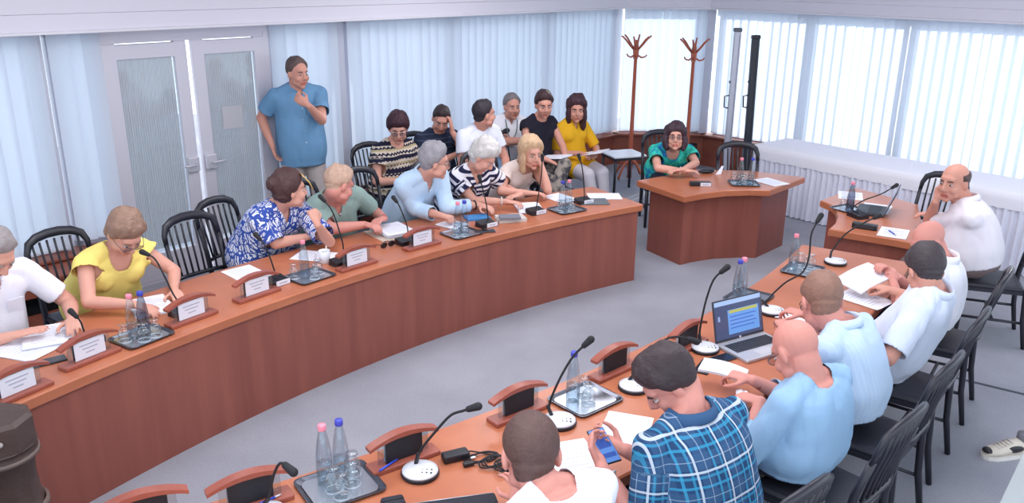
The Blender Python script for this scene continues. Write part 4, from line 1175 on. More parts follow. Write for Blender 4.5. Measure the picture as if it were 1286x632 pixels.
def over_desk(p):
    d1, d2 = (v2(p) - v2(C1)).length, (v2(p) - v2(C2)).length
    return R1 - .03 < d1 < 10.62 and p.y < 7.8 or (R2 - .03 < d2 < 10.74 and p.y < 6.1) or (1.2 < p.x < 2.95 and 7.4 < p.y < 8.6) or (2.5 < p.x < 3.6 and 6.1 < p.y < 7.9)
def person(label, face, head, pel, look=None, roll=0, hands=None, sex='m', g=1.0, belly=0.0, s=1.06, sk=('fair', (205, 152, 138)),
           hair=None, hcol=(70, 52, 46), brow=None, shirt=None, legs=None, glasses=None, vox=.008, hs=None, extra=None, stand=False, nape=0, twist=0, group=None, feet=None, shoulder_drop=0):
    """head, pel and hand targets are places in the room; face is the way the chest is turned"""
    f2 = Vector((face[0], face[1], 0)).normalized(); rz = face_rz(f2)
    O = Vector((pel[0], pel[1], 0))
    root = thing('person', label, 'person', O, rz, group)
    TI = (Matrix.Translation(O) @ Matrix.Rotation(rz, 4, 'Z')).inverted(); RI = TI.to_3x3()
    Hc = TI @ Vector(head); Pe = Vector((0, 0, pel[2])); hs = hs or s
    ld = RI @ (Vector(look) - Vector(head)) if look is not None else Vector((0, 1, -.15))
    ld.normalize(); yaw = math.atan2(-ld.x, ld.y); pit = math.asin(max(-1, min(1, ld.z)))
    yaw = max(R(-85), min(R(85), yaw)); pit = max(R(-48), min(R(25), pit))
    HR = Matrix.Rotation(yaw, 3, 'Z') @ Matrix.Rotation(pit, 3, 'X') @ Matrix.Rotation(R(roll), 3, 'Y')
    HM = Matrix.Translation(Hc) @ (HR * 1.0).to_4x4() @ Matrix.Diagonal((hs, hs, hs, 1))
    sp0 = (Hc - Pe).normalized()
    Nb = Hc - sp0 * .075 * s + Vector((0, -.066 - nape * .5, -.042 + nape)) * s
    zt = (Nb - Pe).normalized(); xt = Vector((math.cos(R(twist)), math.sin(R(twist)), 0)); xt = (xt - zt * xt.dot(zt)).normalized(); yt = zt.cross(xt)
    L = (Nb - Pe).length
    male = sex == 'm'
    if male: PR = [(-.12, .150, .114), (0, .160, .120), (.14, .160, .120), (.35, .150, .112), (.58, .158, .114), (.76, .172, .110), (.87, .166, .094), (.94, .120, .076), (1.0, .068, .062)]
    else: PR = [(-.12, .165, .12), (0, .176, .126), (.14, .168, .118), (.35, .142, .104), (.58, .150, .106), (.76, .162, .102), (.87, .156, .086), (.94, .112, .070), (1.0, .055, .052)]
    shw = (.178 if male else .155) * s * (.68 + .32 * g)
    mid = (Pe + Nb) / 2 - yt * .035 * s
    def gt(t): return g if t < .5 else 1 + (g - 1) * max(.45, 1 - (t - .5) * 1.6)
    def torso(mb, inf, t0, t1, gg=1.0, loose=0.0, bust=True):
        rings = []; n = 22
        ts = [t0 + (t1 - t0) * k / 12 for k in range(13)]
        for t in ts:
            a = np.interp(t, [p[0] for p in PR], [p[1] for p in PR]) * gt(t) * s; b = np.interp(t, [p[0] for p in PR], [p[2] for p in PR]) * gt(t) * s
            be = belly * math.exp(-((t - .28) / .24) ** 2); lo = loose * math.exp(-((t - .2) / .35) ** 2)
            c = bez(Pe, mid, Nb, max(0, min(1, t))) + (zt * (t if t < 0 else (t - 1 if t > 1 else 0)) * L)
            a += inf + lo + be * .25; b += inf + lo
            rings.append([c + xt * a * math.copysign(abs(math.cos(2 * PI * k / n)) ** .85, math.cos(2 * PI * k / n)) + yt * ((b + (be if math.sin(2 * PI * k / n) > 0 else 0)) * math.copysign(abs(math.sin(2 * PI * k / n)) ** .9, math.sin(2 * PI * k / n))) for k in range(n)])
        mb.loft(rings)
        if bust:
            for sx in (-1, 1):
                M = Matrix((xt, yt, zt)).transposed().to_4x4(); M.translation = Nb - zt * .125 * s + xt * sx * shw * .66
                mb.ell((0, 0, 0), (.082 * s + inf, .074 * s * gt(.8) + inf, .088 * s + inf), M)
        if not male and bust:
            for sx in (-1, 1):
                c = bez(Pe, mid, Nb, .66) + xt * sx * .075 * s * g + yt * .072 * s * g
                M = Matrix((xt, yt, zt)).transposed().to_4x4(); M.translation = c
                mb.ell((0, -.006, 0), (.066 * s * g + inf, .052 * s * g + inf, .068 * s * g + inf), M)
    SH = {}; EL = {}; WR = {}
    l1, l2 = (.295 if male else .272) * s, (.262 if male else .242) * s
    hands = hands or {}
    for side, sx in (('L', -1), ('R', 1)):
        SH[side] = Nb - zt * (.068 + shoulder_drop) * s + xt * sx * shw + yt * -.005
        h = hands.get(side, {})
        if 'at' in h: WR[side] = TI @ Vector(h['at'])
        else: WR[side] = SH[side] + Vector((sx * .06, .16, -.46)) * s
        ww = TI.inverted() @ WR[side]; wz = TT + {'flat': .048, 'rest': .068, 'hold': .090, 'fist': .078, 'point': .06}[h.get('pose', 'rest')]
        if over_desk(ww) and ww.z < wz: WR[side].z += wz - ww.z
        pole = RI @ Vector(h['pole']) if 'pole' in h else Vector((sx * .75, -.35, -.6))
        if 'elbow' in h: EL[side] = TI @ Vector(h['elbow'])
        else: EL[side] = two_bone(SH[side], WR[side], l1, l2, pole)
        ew = TI.inverted() @ EL[side]
        if over_desk(ew) and ew.z < TT + .078: EL[side].z += TT + .078 - ew.z
    ag = (.85 + .15 * g) * (1 if male else .88) * s
    # ---- legs
    HIP = {}; KN = {}; AN = {}
    for side, sx in (('L', -1), ('R', 1)):
        HIP[side] = Pe + xt * sx * .092 * s + Vector((0, 0, -.02))
        if stand:
            AN[side] = Vector((sx * .11, -.02, .085)); KN[side] = two_bone(HIP[side], AN[side], .43 * s, .42 * s, Vector((0, 1, 0)))
        else:
            if feet and side in feet:
                AN[side] = TI @ Vector(feet[side][1]); KN[side] = TI @ Vector(feet[side][0])
            else:
                KN[side] = Vector((sx * .125, .40 * s, .53)); AN[side] = Vector((sx * .13, .36 * s, .09))
    # ---- skin, one surface
    b = MB(); torso(b, 0, -.10, 1.0)
    nk0 = Nb - zt * .06; nk1 = HM @ Vector((0, -.020, -.045)); r0, r1 = (.064, .060) if male else (.052, .048)
    b.cap(nk0, nk1, r0 * s * (.6 + .4 * g), r1 * s * (.6 + .4 * g), 14)
    for sx in (-1, 1): b.cap(Nb.lerp(nk1, .2), Nb.lerp(SH['L' if sx < 0 else 'R'], .92), .040 * s, .046 * ag, 14)
    for c, e in HEAD: b.ell(c, e, HM, 0, 20, 13)
    b.cap((0, .088, .022), (0, .108, -.022), .0085, .0135, 8, HM); b.cap((0, .102, -.030), (0, .088, -.036), .0115, .010, 8, HM)
    for sx in (-1, 1):
        b.ell((sx * .012, .098, -.030), (.009, .010, .008), HM, 0, 8, 6)
        M = HM @ Matrix.Translation((sx * .0745, -.006, -.006)) @ Matrix.Rotation(sx * R(18), 4, 'Z') @ Matrix.Rotation(R(-8), 4, 'X')
        b.ell((0, 0, 0), (.013, .021, .035), M, 0, 10, 8)
    b.cap((-.019, .086, -.060), (.019, .086, -.060), .007, .007, 8, HM); b.cap((-.016, .085, -.071), (.016, .085, -.071), .0085, .0085, 8, HM)
    for side, sx in (('L', -1), ('R', 1)):
        h = hands.get(side, {})
        b.cap(SH[side] - xt * sx * .05 * s, SH[side], .050 * ag, .050 * ag, 14)
        b.cap(SH[side], EL[side], .050 * ag, .041 * ag, 14)
        m_ = EL[side].lerp(WR[side], .3)
        b.cap(EL[side], m_, .040 * ag, .041 * ag, 12); b.cap(m_, WR[side], .041 * ag, .026 * ag, 12)
        d = (WR[side] - EL[side]).normalized(); d = (RI @ Vector(h['dir'])).normalized() if 'dir' in h else d
        n = RI @ Vector(h.get('palm', (0, 0, -1)))
        if abs(n.normalized().dot(d)) > .95: n = Vector((sx * -.5, .3, -.7))
        hand(b, WR[side] + d * .012 * s, d, n, sx, s * (1.0 if male else .92), h.get('pose', 'rest'))
        b.cap(HIP[side], KN[side], .078 * s, .052 * s, 12); b.cap(KN[side], AN[side], .052 * s, .036 * s, 12)
        b.cap(AN[side], AN[side] + Vector((0, .10, -.045)), .036 * s, .026 * s, 10)
    me = remesh(b, vox, 3)
    co = coords(me)
    HI = np.array(HM.inverted()); hco = co @ HI[:3, :3].T + HI[:3, 3]
    lipv = (hco[:, 1] > .075) & (np.abs(hco[:, 0]) < .026) & (hco[:, 2] > -.080) & (hco[:, 2] < -.054)
    smats = list(skin(*sk)); ob = link(me, 'body', smats, root)
    mi = np.array([1 if lipv[list(p.vertices)].all() else 0 for p in me.polygons]); me.polygons.foreach_set('material_index', mi.astype(np.int32))
    # eyes and brows
    for sx in (-1, 1):
        e = MB(); e.ell((sx * .031, .0755, .004), (.0150, .0125, .0060), HM, 0, 12, 8); e.build('eye', mat('eye white', (190, 176, 174), .35), root)
        e = MB(); e.ell((sx * .031, .0850, .004), (.0062, .0042, .0056), HM, 0, 10, 6); e.build('iris', mat('dark iris', (50, 38, 34), .2), root)
        e = MB(); e.tube([HM @ Vector(p) for p in ((sx * .014, .090, .026), (sx * .030, .089, .031), (sx * .046, .076, .026))], [.0035 * hs, .0045 * hs, .0025 * hs], 6); e.build('eyebrow', mat('brow %d %d %d' % (brow or hcol), brow or hcol, .8), root)
    # ---- hair
    if hair:
        nu, nv = 72, 46
        d = []; 
        for j in range(nv + 1):
            a = -PI / 2 + PI * j / nv
            for i in range(nu): d.append((math.cos(a) * math.sin(2 * PI * i / nu), math.cos(a) * math.cos(2 * PI * i / nu), math.sin(a)))
        d = np.array(d); r = head_radius(d); az = np.degrees(np.abs(np.arctan2(d[:, 0], d[:, 1])))
        p = d * r[:, None]; z = p[:, 2]
        H = hair
        line = np.interp(az, [0, 30, 60, 80, 95, 120, 180], H['line'])
        m = 1 / (1 + np.exp(-(z - line) / .005)); rp = np.clip((z - line + .004) / H.get('ramp', .042), 0, 1); ed = H.get('edge', .06); rp = ed + (1 - ed) * rp * rp * (3 - 2 * rp)
        if 'top' in H:      # bald crown: keep hair below this height
            tl = np.interp(az, [0, 60, 80, 180], H['top']); m = m * (1 / (1 + np.exp((z - tl) / .006)))
        th = np.interp(az, [0, 60, 100, 180], H.get('thick', (.016, .012, .012, .016)))
        topf = np.clip(z / .10, 0, 1); th = th + H.get('crown', .008) * topf
        sd = (H.get('seed', 1) * 3.7); N = np.array([noise.fractal(Vector((q[0] * 26 + sd, q[1] * 26, q[2] * 14)), 1.0, 2.0, 3) for q in p])
        rr = r + th * rp * m * (1 + H.get('rough', .35) * N) - .012 * (1 - m)
        q = d * rr[:, None]
        hb = MB(); fs = []
        for j in range(nv):
            for i in range(nu): fs.append((j * nu + i, j * nu + (i + 1) % nu, (j + 1) * nu + (i + 1) % nu, (j + 1) * nu + i))
        hb.add([HM @ Vector(tuple(x)) for x in q], fs)
        hm = mat('hair %d %d %d' % hcol, hcol, .55, bump=.5, bscale=90, var=.25, vscale=40, spec=.35)
        for c, e in H.get('vol', ()):
            rg = 14; hb2 = MB(); hb2.ell(c, e, None, 0, 18, 12)
            vs = [HM @ (v * (1 + .06 * noise.noise(v * 40))) for v in hb2.v]; hb.add(vs, hb2.f)
        if 'vol' in H:
            hme = remesh(hb, .007 if vox > .006 else .005, 3)
            hc = coords(hme); hn = normals(hme); hl = hc @ HI[:3, :3].T + HI[:3, 3]
            am = .004 * nz3(hl * np.array([1, 1, .35]), 70, sd); setcoords(hme, hc + hn * am[:, None]); link(hme, 'hair', hm, root)
        else: hb.build('hair', hm, root, True)
    # ---- glasses
    if glasses:
        gb = MB(); 
        for sx in (-1, 1):
            gb.tube([HM @ Vector((sx * .033 + .024 * math.cos(2 * PI * k / 14), .103, .002 + .017 * math.sin(2 * PI * k / 14))) for k in range(15)], .0019 * hs, 5)
            gb.tube([HM @ Vector(p) for p in ((sx * .057, .100, .006), (sx * .074, .06, .008), (sx * .080, .0, .006), (sx * .078, -.022, -.008))], .0018 * hs, 5)
        gb.tube([HM @ Vector(p) for p in ((-.009, .104, .006), (0, .108, .009), (.009, .104, .006))], .0018 * hs, 5)
        go = gb.build('glasses', mat('spectacle frame', glasses, .35), root)
        lb = MB()
        for sx in (-1, 1): lb.ell((sx * .033, .1035, .002), (.023, .0012, .016), HM, 0, 14, 8)
        lb.build('lens', clear('spectacle lens', (240, 242, 246), .0, .97), go)
    # ---- shirt
    if shirt:
        b = MB(); inf = shirt.get('inf', .011) * s; hem = shirt.get('hem', -.08)
        torso(b, inf, hem - .05, .985, 1.0, shirt.get('loose', .012))
        slv = shirt.get('sleeve', .55); cuts = []
        for sx in (-1, 1): b.cap(Nb.lerp(nk1, .2), Nb.lerp(SH['L' if sx < 0 else 'R'], .92), .042 * s + inf, .048 * ag + inf, 14)
        for side, sx in (('L', -1), ('R', 1)):
            si = inf + shirt.get('sl_inf', .006)
            b.cap(SH[side] - xt * sx * .06 * s, SH[side], .052 * ag + inf, .051 * ag + inf, 14)
            if slv > 1:
                b.cap(SH[side], EL[side], .050 * ag + si, .042 * ag + si, 14)
                e = EL[side].lerp(WR[side], min(1, slv - 1)); b.cap(EL[side], e, .042 * ag + si, .036 * ag + si, 14)
                cuts.append((e, (WR[side] - EL[side]).normalized(), EL[side]))
            elif slv > 0:
                e = SH[side].lerp(EL[side], slv); b.cap(SH[side], e, .050 * ag + si, (.050 - .009 * slv) * ag + si + shirt.get('flare', .006), 14)
                cuts.append((e, (EL[side] - SH[side]).normalized(), SH[side]))
            if slv == 0: cuts.append((SH[side] + xt * sx * .012, (EL[side] - SH[side]).normalized(), None))
        if shirt.get('skirt'):
            for side in 'LR': b.cap(HIP[side] + Vector((0, .05, .02)), HIP[side].lerp(KN[side], shirt['skirt']), .10 * s, .095 * s, 12)
        me = remesh(b, max(vox * 1.15, .007), 14)
        co = coords(me)
        def A(v): return np.array(v, dtype=float)
        rel = co - A(Nb); tx, ty, tz = rel @ A(xt), rel @ A(yt), rel @ A(zt)
        nd_, nw, nsc = shirt.get('neck', (.02, .05, .0))     # depth at the front, half width, back scoop
        ro = (.070 if male else .064) * s * (.7 + .3 * g) + shirt.get('open', 0); fld = np.minimum(tz + nsc + .03, ro - np.hypot(tx, ty))
        if nd_ > 0:
            k = np.clip((tz + nd_) / nd_, 0, 2) * nw if shirt.get('vee', True) else np.sqrt(np.clip(1 - (np.minimum(tz, 0) / nd_) ** 2, 0, 1)) * nw * (tz > -nd_)
            fld = np.maximum(fld, np.minimum(np.minimum(ty + .01, k - np.abs(tx)), tz + nd_))
        tq = ((co - A(Pe)) @ A(zt)) / L
        if not shirt.get('skirt'): fld = np.maximum(fld, np.minimum(hem * L - tq * L, .3 - np.abs(tx)))
        cen = np.array([bez(Pe, mid, Nb, float(t)) for t in np.linspace(0, 1, 41)]); ci = np.clip((tq * 40).round().astype(int), 0, 40); rc = co - cen[ci]
        pa = np.interp(tq, [p[0] for p in PR], [p[1] for p in PR]) * g * s + inf; pb = np.interp(tq, [p[0] for p in PR], [p[2] for p in PR]) * g * s + inf
        lo = shirt.get('loose', .012) * np.exp(-((tq - .2) / .35) ** 2); be = belly * np.exp(-((tq - .28) / .24) ** 2)
        qx, qy = rc @ A(xt), rc @ A(yt)
        ontrunk = (np.hypot(qx / (pa + lo + be * .25), qy / (pb + lo + np.where(qy > 0, be, 0))) < 1.10) & (tq < .84)
        if not male: ontrunk |= (np.abs(qx) < .17 * s) & (qy > -.03) & (qy < .19 * s) & (tq > .45) & (tq < .84)
        for e, dd, o in cuts:
            w = co - A(e); al = w @ A(dd); ra = np.linalg.norm(w - al[:, None] * A(dd), axis=1)
            fc = np.minimum(np.minimum(al, .088 * s - ra), .16 - al); fc[ontrunk] = -.05; fld = np.maximum(fld, fc)
        # folds
        nn = normals(me); am = shirt.get('fold', .005)
        if am:
            N = nz3(rel @ np.stack([A(xt), A(yt), A(zt)], 1) * np.array([1, .8, .38]), 12, s * 17 + Hc.x * 9); N = np.abs(N) * 2 - .5; N2 = nz3(rel * np.array([1, 1, .6]), 22, 3 + Hc.y)
            co2 = co + nn * ((N * am * .75 + N2 * am * .25))[:, None]; setcoords(me, co2)
        # cloth coordinates run with the trunk and with each sleeve
        W = np.stack([tx, ty, tz], 1).astype(np.float32)
        for side, sx in (('L', -1), ('R', 1)):
            for p0, p1 in ((SH[side], EL[side]), (EL[side], WR[side])):
                if slv <= 1 and p0 is EL[side]: continue
                ax = A((p1 - p0)); ln = np.linalg.norm(ax); ax /= ln; w = co - A(p0); al = w @ ax; rv = w - al[:, None] * ax; ra = np.linalg.norm(rv, axis=1)
                u = A(yt) - ax * (A(yt) @ ax); u /= np.linalg.norm(u); v_ = np.cross(ax, u); ang = np.arctan2(rv @ v_, rv @ u)
                on = (al > .075) & (al < ln + .05) & (ra < .075 * s) & ((np.abs(tx) > shw * .92) if p0 is SH[side] else True)
                W[on] = np.stack([ang * .062, ra, -al + (0 if p0 is SH[side] else -.3)], 1)[on]
        at = me.attributes.new('weave', 'FLOAT_VECTOR', 'POINT'); at.data.foreach_set('vector', W.ravel())
        trim_cut(me, fld)
        nm = shirt.get('name', 'shirt')
        so = link(me, nm, shirt['mat'], root)
        sl = so.modifiers.new('thickness', 'SOLIDIFY'); sl.thickness = .003; sl.offset = -1
        M = Matrix((xt, yt, zt)).transposed().to_4x4(); M.translation = Nb
        if shirt.get('collar'):
            cb = MB(); n = 30; rs = []
            r_ = .072 * s * (.7 + .3 * g)
            for lev, (dr, dz, drop) in enumerate(((.000, -.004, 0), (.000, .030, 0), (.006, .036, 0), (.018, .004, .03), (.014, -.004, .03))):
                o = []
                for k in range(n + 1):
                    a = R(90 + 16 + (360 - 32) * k / n); fr = max(0, math.sin(a)) ** 2
                    o.append(M @ Vector(((r_ + dr) * math.cos(a) * (1.02), (r_ + dr) * math.sin(a) * .92, dz * s - fr * (.035 + drop * .5) * s - .004)))
                rs.append(o)
            cb.loft(rs, 0, False, True, None, False); co_ = cb.build('collar', shirt.get('cmat', shirt['mat']), so)
            q = co_.modifiers.new('thickness', 'SOLIDIFY'); q.thickness = .003
        if shirt.get('buttons'):
            for k in range(5):
                t = .86 - .16 * k
                c = bez(Pe, mid, Nb, t); bb = np.interp(t, [p[0] for p in PR], [p[2] for p in PR]) * g * s + inf + .012 * math.exp(-((t - .2) / .35) ** 2) + belly * math.exp(-((t - .28) / .24) ** 2)
                e = MB(); e.ell(c + yt * (bb + .002), (.006, .006, .006), None, 0, 8, 6); e.build('button', mat('shirt button', (222, 226, 234), .4), so)
        if shirt.get('pocket'):
            t = .68; c = bez(Pe, mid, Nb, t) + xt * -.075 * s + yt * (.118 * g * s + inf + .004)
            e = MB(); e.box((0, 0, 0), (.075 * s, .004, .085 * s), 0, Matrix.Translation(c) @ M.to_3x3().to_4x4(), .002); e.build('pocket', shirt['mat'], so)
    # ---- trousers, shoes
    lg = legs or {}
    b = MB(); inf = .014
    rings = []
    torso(b, inf - .002, -.14, .10, bust=False)
    for side, sx in (('L', -1), ('R', 1)):
        b.cap(HIP[side], KN[side], .084 * s + inf, .060 * s + inf, 14); b.cap(KN[side], AN[side] + Vector((0, 0, lg.get('short', .0))), .058 * s + inf, .044 * s + inf * .8, 14)
    me = remesh(b, .011 if lg.get('fine') else .018, 3)
    co = coords(me); mk = np.zeros(len(co), bool)
    for side in 'LR':
        e = AN[side] + Vector((0, 0, lg.get('short', .0) + .02)); dd = (AN[side] - KN[side]).normalized(); w = co - np.array(e); al = w @ np.array(dd); ra = np.linalg.norm(w - al[:, None] * np.array(dd), axis=1)
        mk |= (al > 0) & (ra < .1)
    if lg.get('mat_attr'):
        at = me.attributes.new('weave', 'FLOAT_VECTOR', 'POINT'); at.data.foreach_set('vector', co.astype(np.float32).ravel())
    cut(me, mk); link(me, lg.get('name', 'trousers'), lg.get('mat') or fabric('dark trousers', (52, 54, 70)), root)
    if male and lg.get('belt'):
        b = MB(); r_ = []
        for t, e in ((.075, .0), (.075, .006), (.135, .006), (.135, 0)):
            a = np.interp(t, [p[0] for p in PR], [p[1] for p in PR]) * g * s; bb = np.interp(t, [p[0] for p in PR], [p[2] for p in PR]) * g * s
            be = belly * math.exp(-((t - .28) / .24) ** 2); c = bez(Pe, mid, Nb, t)
            r_.append([c + xt * (a + .020 + e) * math.cos(2 * PI * k / 28) + yt * ((bb + .020 + e + (be if k < 14 else 0)) * math.sin(2 * PI * k / 28)) for k in range(28)])
        b.loft(r_, 0, False, True); b.build('belt', BLACK, root)
    for side, sx in (('L', -1), ('R', 1)):
        fd = Vector((AN[side].x * .25, 1, 0)).normalized() if not stand else Vector((sx * .25, 1, 0)).normalized()
        M = Matrix((Vector((fd.y, -fd.x, 0)), fd, Vector((0, 0, 1)))).transposed().to_4x4(); M.translation = Vector((AN[side].x, AN[side].y, max(0.0, AN[side].z - .09)))
        b = MB(); n = 14; rg = []
        for y, w, h in ((-.075, .020, .05), (-.06, .034, .085), (-.02, .037, .098), (.03, .038, .085), (.08, .043, .062), (.13, .044, .048), (.165, .034, .038), (.185, .014, .026)):
            rg.append([M @ Vector((w * math.cos(2 * PI * k / n), y, max(.004, h * .5 + h * .5 * math.sin(2 * PI * k / n)) * (1 if math.sin(2 * PI * k / n) > -.6 else .3))) for k in range(n)])
        b.loft(rg); b.build('shoe', lg.get('shoe') or mat('dark shoe', (48, 42, 44), .45), root)
    if extra: extra(dict(root=root, HM=HM, Nb=Nb, xt=xt, yt=yt, zt=zt, SH=SH, EL=EL, WR=WR, s=s, Pe=Pe, mid=mid, g=g, TI=TI, HIP=HIP, KN=KN, AN=AN))
    return root
def watch(side, m_=None):
    def f(c):
        W, E = c['WR'][side], c['EL'][side]; d = (W - E).normalized(); p = W - d * .03
        b = MB(); u = d.orthogonal().normalized(); w = d.cross(u)
        b.tube([p + (u * math.cos(2 * PI * k / 18) + w * math.sin(2 * PI * k / 18)) * .033 * c['s'] for k in range(19)], .006, 6, 0, None); o = b.build('wristwatch', m_ or BLACK, c['root'])
    return f
def bracelet(side):
    return watch(side, mat('pale bracelet', (220, 214, 214), .4))
# ------------------------------------------------------------------ who sits where
SHORT = dict(line=[.066, .062, .050, .012, -.012, -.030, -.046])
def hs_(line=None, **k):
    d = dict(line=line or SHORT['line']); d.update(k); return d
def lin_seat(C, px, z, Rp, dz=.60, along=0.0):
    """head in the room, pelvis on the desk's seat circle, inward direction"""
    h = P(*px, z); u = (v2(h) - v2(C)).normalized(); w = Vector((-u.y, u.x, 0))
    p = v2(C) + u * Rp + w * along; u2 = (p - v2(C)).normalized()
    return h, Vector((p.x, p.y, dz)), -u2
FAIR = ('fair', (214, 158, 140)); PINKS = ('pink', (208, 142, 130)); TAN = ('tan', (208, 148, 130)); OLIVE = ('olive', (182, 124, 104))
TZ = TT + .035
def W(px, z=TZ): return P(*px, z)
WHITES = fabric('white shirt', (236, 236, 246)); LBLUE = pattern('pale blue shirt stripe', p_pinst)

# ---------------- behind the long curved desk, left to right
h, p, f = lin_seat(C1, (-7, 318), 1.20, 10.90)
person('man in white short-sleeved shirt at the far left edge, leafing through papers', f, h, p, look=W((60, 430)), hands=dict(R=dict(at=W((12, 426)), pose='flat'), L=dict(at=W((92, 406)), pose='rest')),
       g=1.12, belly=.05, sk=FAIR, hair=hs_(thick=(.012, .014, .016, .018), top=None) if False else hs_([.085, .08, .06, .012, -.012, -.030, -.046]), hcol=(146, 138, 138),
       shirt=dict(mat=WHITES, sleeve=.72, collar=True, buttons=True, pocket=True, neck=(.09, .035, 0), loose=.02), vox=.007, s=1.1)
chair(p.x, p.y, f, 'black slat-back chair under the man in white at the far left')
h, p, f = lin_seat(C1, (157, 293), 1.14, 10.90)
person('woman in sleeveless pale yellow top looking down at her papers', f, h, p, look=P(196, 390, TT), hands=dict(R=dict(at=W((170, 389)), pose='rest', dir=(.8, -.3, -.1)), L=dict(at=W((219, 366)), pose='flat', dir=(.5, -.8, -.1))),
       sex='f', g=1.14, sk=FAIR, hair=hs_([.064, .058, .03, -.02, -.045, -.066, -.078], edge=.35, thick=(.014, .018, .020, .022), crown=.014, rough=.4), hcol=(142, 112, 96), glasses=(90, 80, 90),
       shirt=dict(mat=fabric('pale yellow', (246, 224, 128)), sleeve=.22, flare=.02, neck=(.10, .075, 0), vee=False, loose=.03, fold=.009, name='blouse'), vox=.007, s=1.1)
chair(p.x - .06, p.y + .1, f, 'black slat-back chair under the woman in yellow top')
q = P(286, 290, .95); u = (v2(q) - v2(C1)).normalized(); q = v2(C1) + u * 10.72
chair(q.x, q.y, -u, 'empty black slat-back chair between the woman in yellow and the woman in patterned blouse')

h, p, f = lin_seat(C1, (364, 239), 1.16, 10.90, along=.05)
def sungl(c):
    o = thing_part('sunglasses', c['root'])
def head_sunglasses(c):
    M = c['HM'] @ Matrix.Translation((0, .052, .112)) @ Matrix.Rotation(R(52), 4, 'X') @ Matrix.Diagonal((1.15, 1, 1, 1))
    b = MB()
    for sx in (-1, 1): b.ell((sx * .033, 0, 0), (.030, .006, .021), M)
    b.tube([M @ Vector(v) for v in ((-.012, 0, .01), (.012, 0, .01))], .003, 6)
    o = b.build('sunglasses', mat('amber lens', (120, 84, 40), .2), c['root'])
    b = MB()
    for sx in (-1, 1): b.tube([M @ Vector((sx * .062, 0, .006)), M @ Vector((sx * .074, -.01, -.06)), M @ Vector((sx * .076, -.03, -.11))], .004, 6)
    b.build('temple', mat('gold temple', (214, 180, 110), .35), o)
person('woman in blue and white patterned blouse turned to her neighbour, glasses on her hair', (f.x + .35, f.y + .1), h, p, look=P(432, 236, 1.12), hands=dict(R=dict(at=W((388, 306), TZ), pose='hold', dir=(.9, .0, .15), palm=(-.2, .9, .1)), L=dict(at=PY(399, 283, h.y - .20), pose='fist', dir=(-.3, .2, .95), palm=(-.5, .5, 0), elbow=P(414, 305, .78))),
       sex='f', g=1.32, sk=FAIR, hair=hs_([.070, .062, .035, -.005, -.03, -.05, -.07], thick=(.016, .018, .02, .024), crown=.012, vol=[((0, -.115, .045), (.05, .042, .048))]), hcol=(74, 50, 50),
       shirt=dict(mat=pattern('blue leaf blouse', p_leaf), sleeve=.85, flare=.025, neck=(.10, .045, 0), loose=.03, fold=.008, name='blouse'), vox=.007, s=1.1, extra=head_sunglasses)
q = P(312, 262, .93); u = (v2(q) - v2(C1)).normalized(); q = v2(C1) + u * 10.92
chair(q.x, q.y, (-u.x + .4, -u.y + .1), 'black slat-back chair behind the woman in patterned blouse')

h, p, f = lin_seat(C1, (426, 233), 1.12, 10.90, along=-.12)
person('man with sandy grey hair in sage green shirt bending towards the woman beside him', f, h, p, look=P(402, 262, .8), roll=-8, hands=dict(R=dict(at=W((458, 291)), pose='hold', dir=(.8, -.5, .05)), L=dict(at=W((483, 283)), pose='hold', dir=(-.3, -.8, .1))),
       g=1.16, belly=.03, sk=PINKS, hair=hs_([.078, .07, .05, .010, -.012, -.030, -.046], crown=.012, rough=.5), hcol=(190, 158, 138),
       shirt=dict(mat=fabric('sage green', (146, 170, 164)), sleeve=.75, flare=.012, collar=True, buttons=True, neck=(.10, .04, 0), loose=.02, fold=.008), vox=.0075, s=1.1)
chair(p.x - .03, p.y + .08, f, 'black slat-back chair under the man in sage green shirt')
h, p, f = lin_seat(C1, (546, 204), 1.19, 10.90)
person('grey-haired man with glasses in pale blue long-sleeved shirt looking to the right', (f.x + .2, f.y), h, p, look=P(700, 225, 1.0), hands=dict(R=dict(at=W((552, 277)), pose='fist', dir=(.8, -.5, 0), pole=(-.2, .5, -.8)), L=dict(at=W((600, 262)), pose='rest', dir=(.8, -.5, -.05), pole=(.1, -.5, -.8))),
       g=1.08, sk=FAIR, hair=hs_([.068, .060, .048, .008, -.014, -.038, -.056], crown=.018, thick=(.02, .018, .018, .02), rough=.5), hcol=(150, 146, 152), brow=(120, 112, 114), glasses=(150, 70, 70),
       shirt=dict(mat=fabric('pale blue', (190, 214, 238)), sleeve=1.72, collar=True, buttons=True, neck=(.11, .04, 0), loose=.02, fold=.009), vox=.0075, s=1.1, extra=watch('L'))
chair(p.x - .16, p.y + .02, f, 'black slat-back chair under the grey-haired man in pale blue shirt')
h, p, f = lin_seat(C1, (606, 197), 1.15, 10.90)
person('white-haired woman in navy and white striped top with clasped hands on the desk', (f.x + .15, f.y), h, p, look=P(668, 258, .75), hands=dict(R=dict(at=W((634, 258)), pose='rest', dir=(.9, -.3, 0)), L=dict(at=W((654, 249)), pose='rest', dir=(-.7, -.6, 0))),
       sex='f', g=1.14, sk=FAIR, hair=hs_([.060, .055, .038, .0, -.02, -.05, -.074], thick=(.024, .022, .022, .026), crown=.018, rough=.55), hcol=(206, 202, 198), brow=(150, 140, 136),
       shirt=dict(mat=pattern('navy stripe top', p_stripes), sleeve=.62, flare=.03, neck=(.11, .06, 0), loose=.035, fold=.006, name='top'), vox=.0075, s=1.1, extra=bracelet('R'))
chair(p.x, p.y, f, 'black slat-back chair under the woman in striped top')
h, p, f = lin_seat(C1, (667, 193), 1.09, 10.95)
hd = P(667, 193, 1.12)
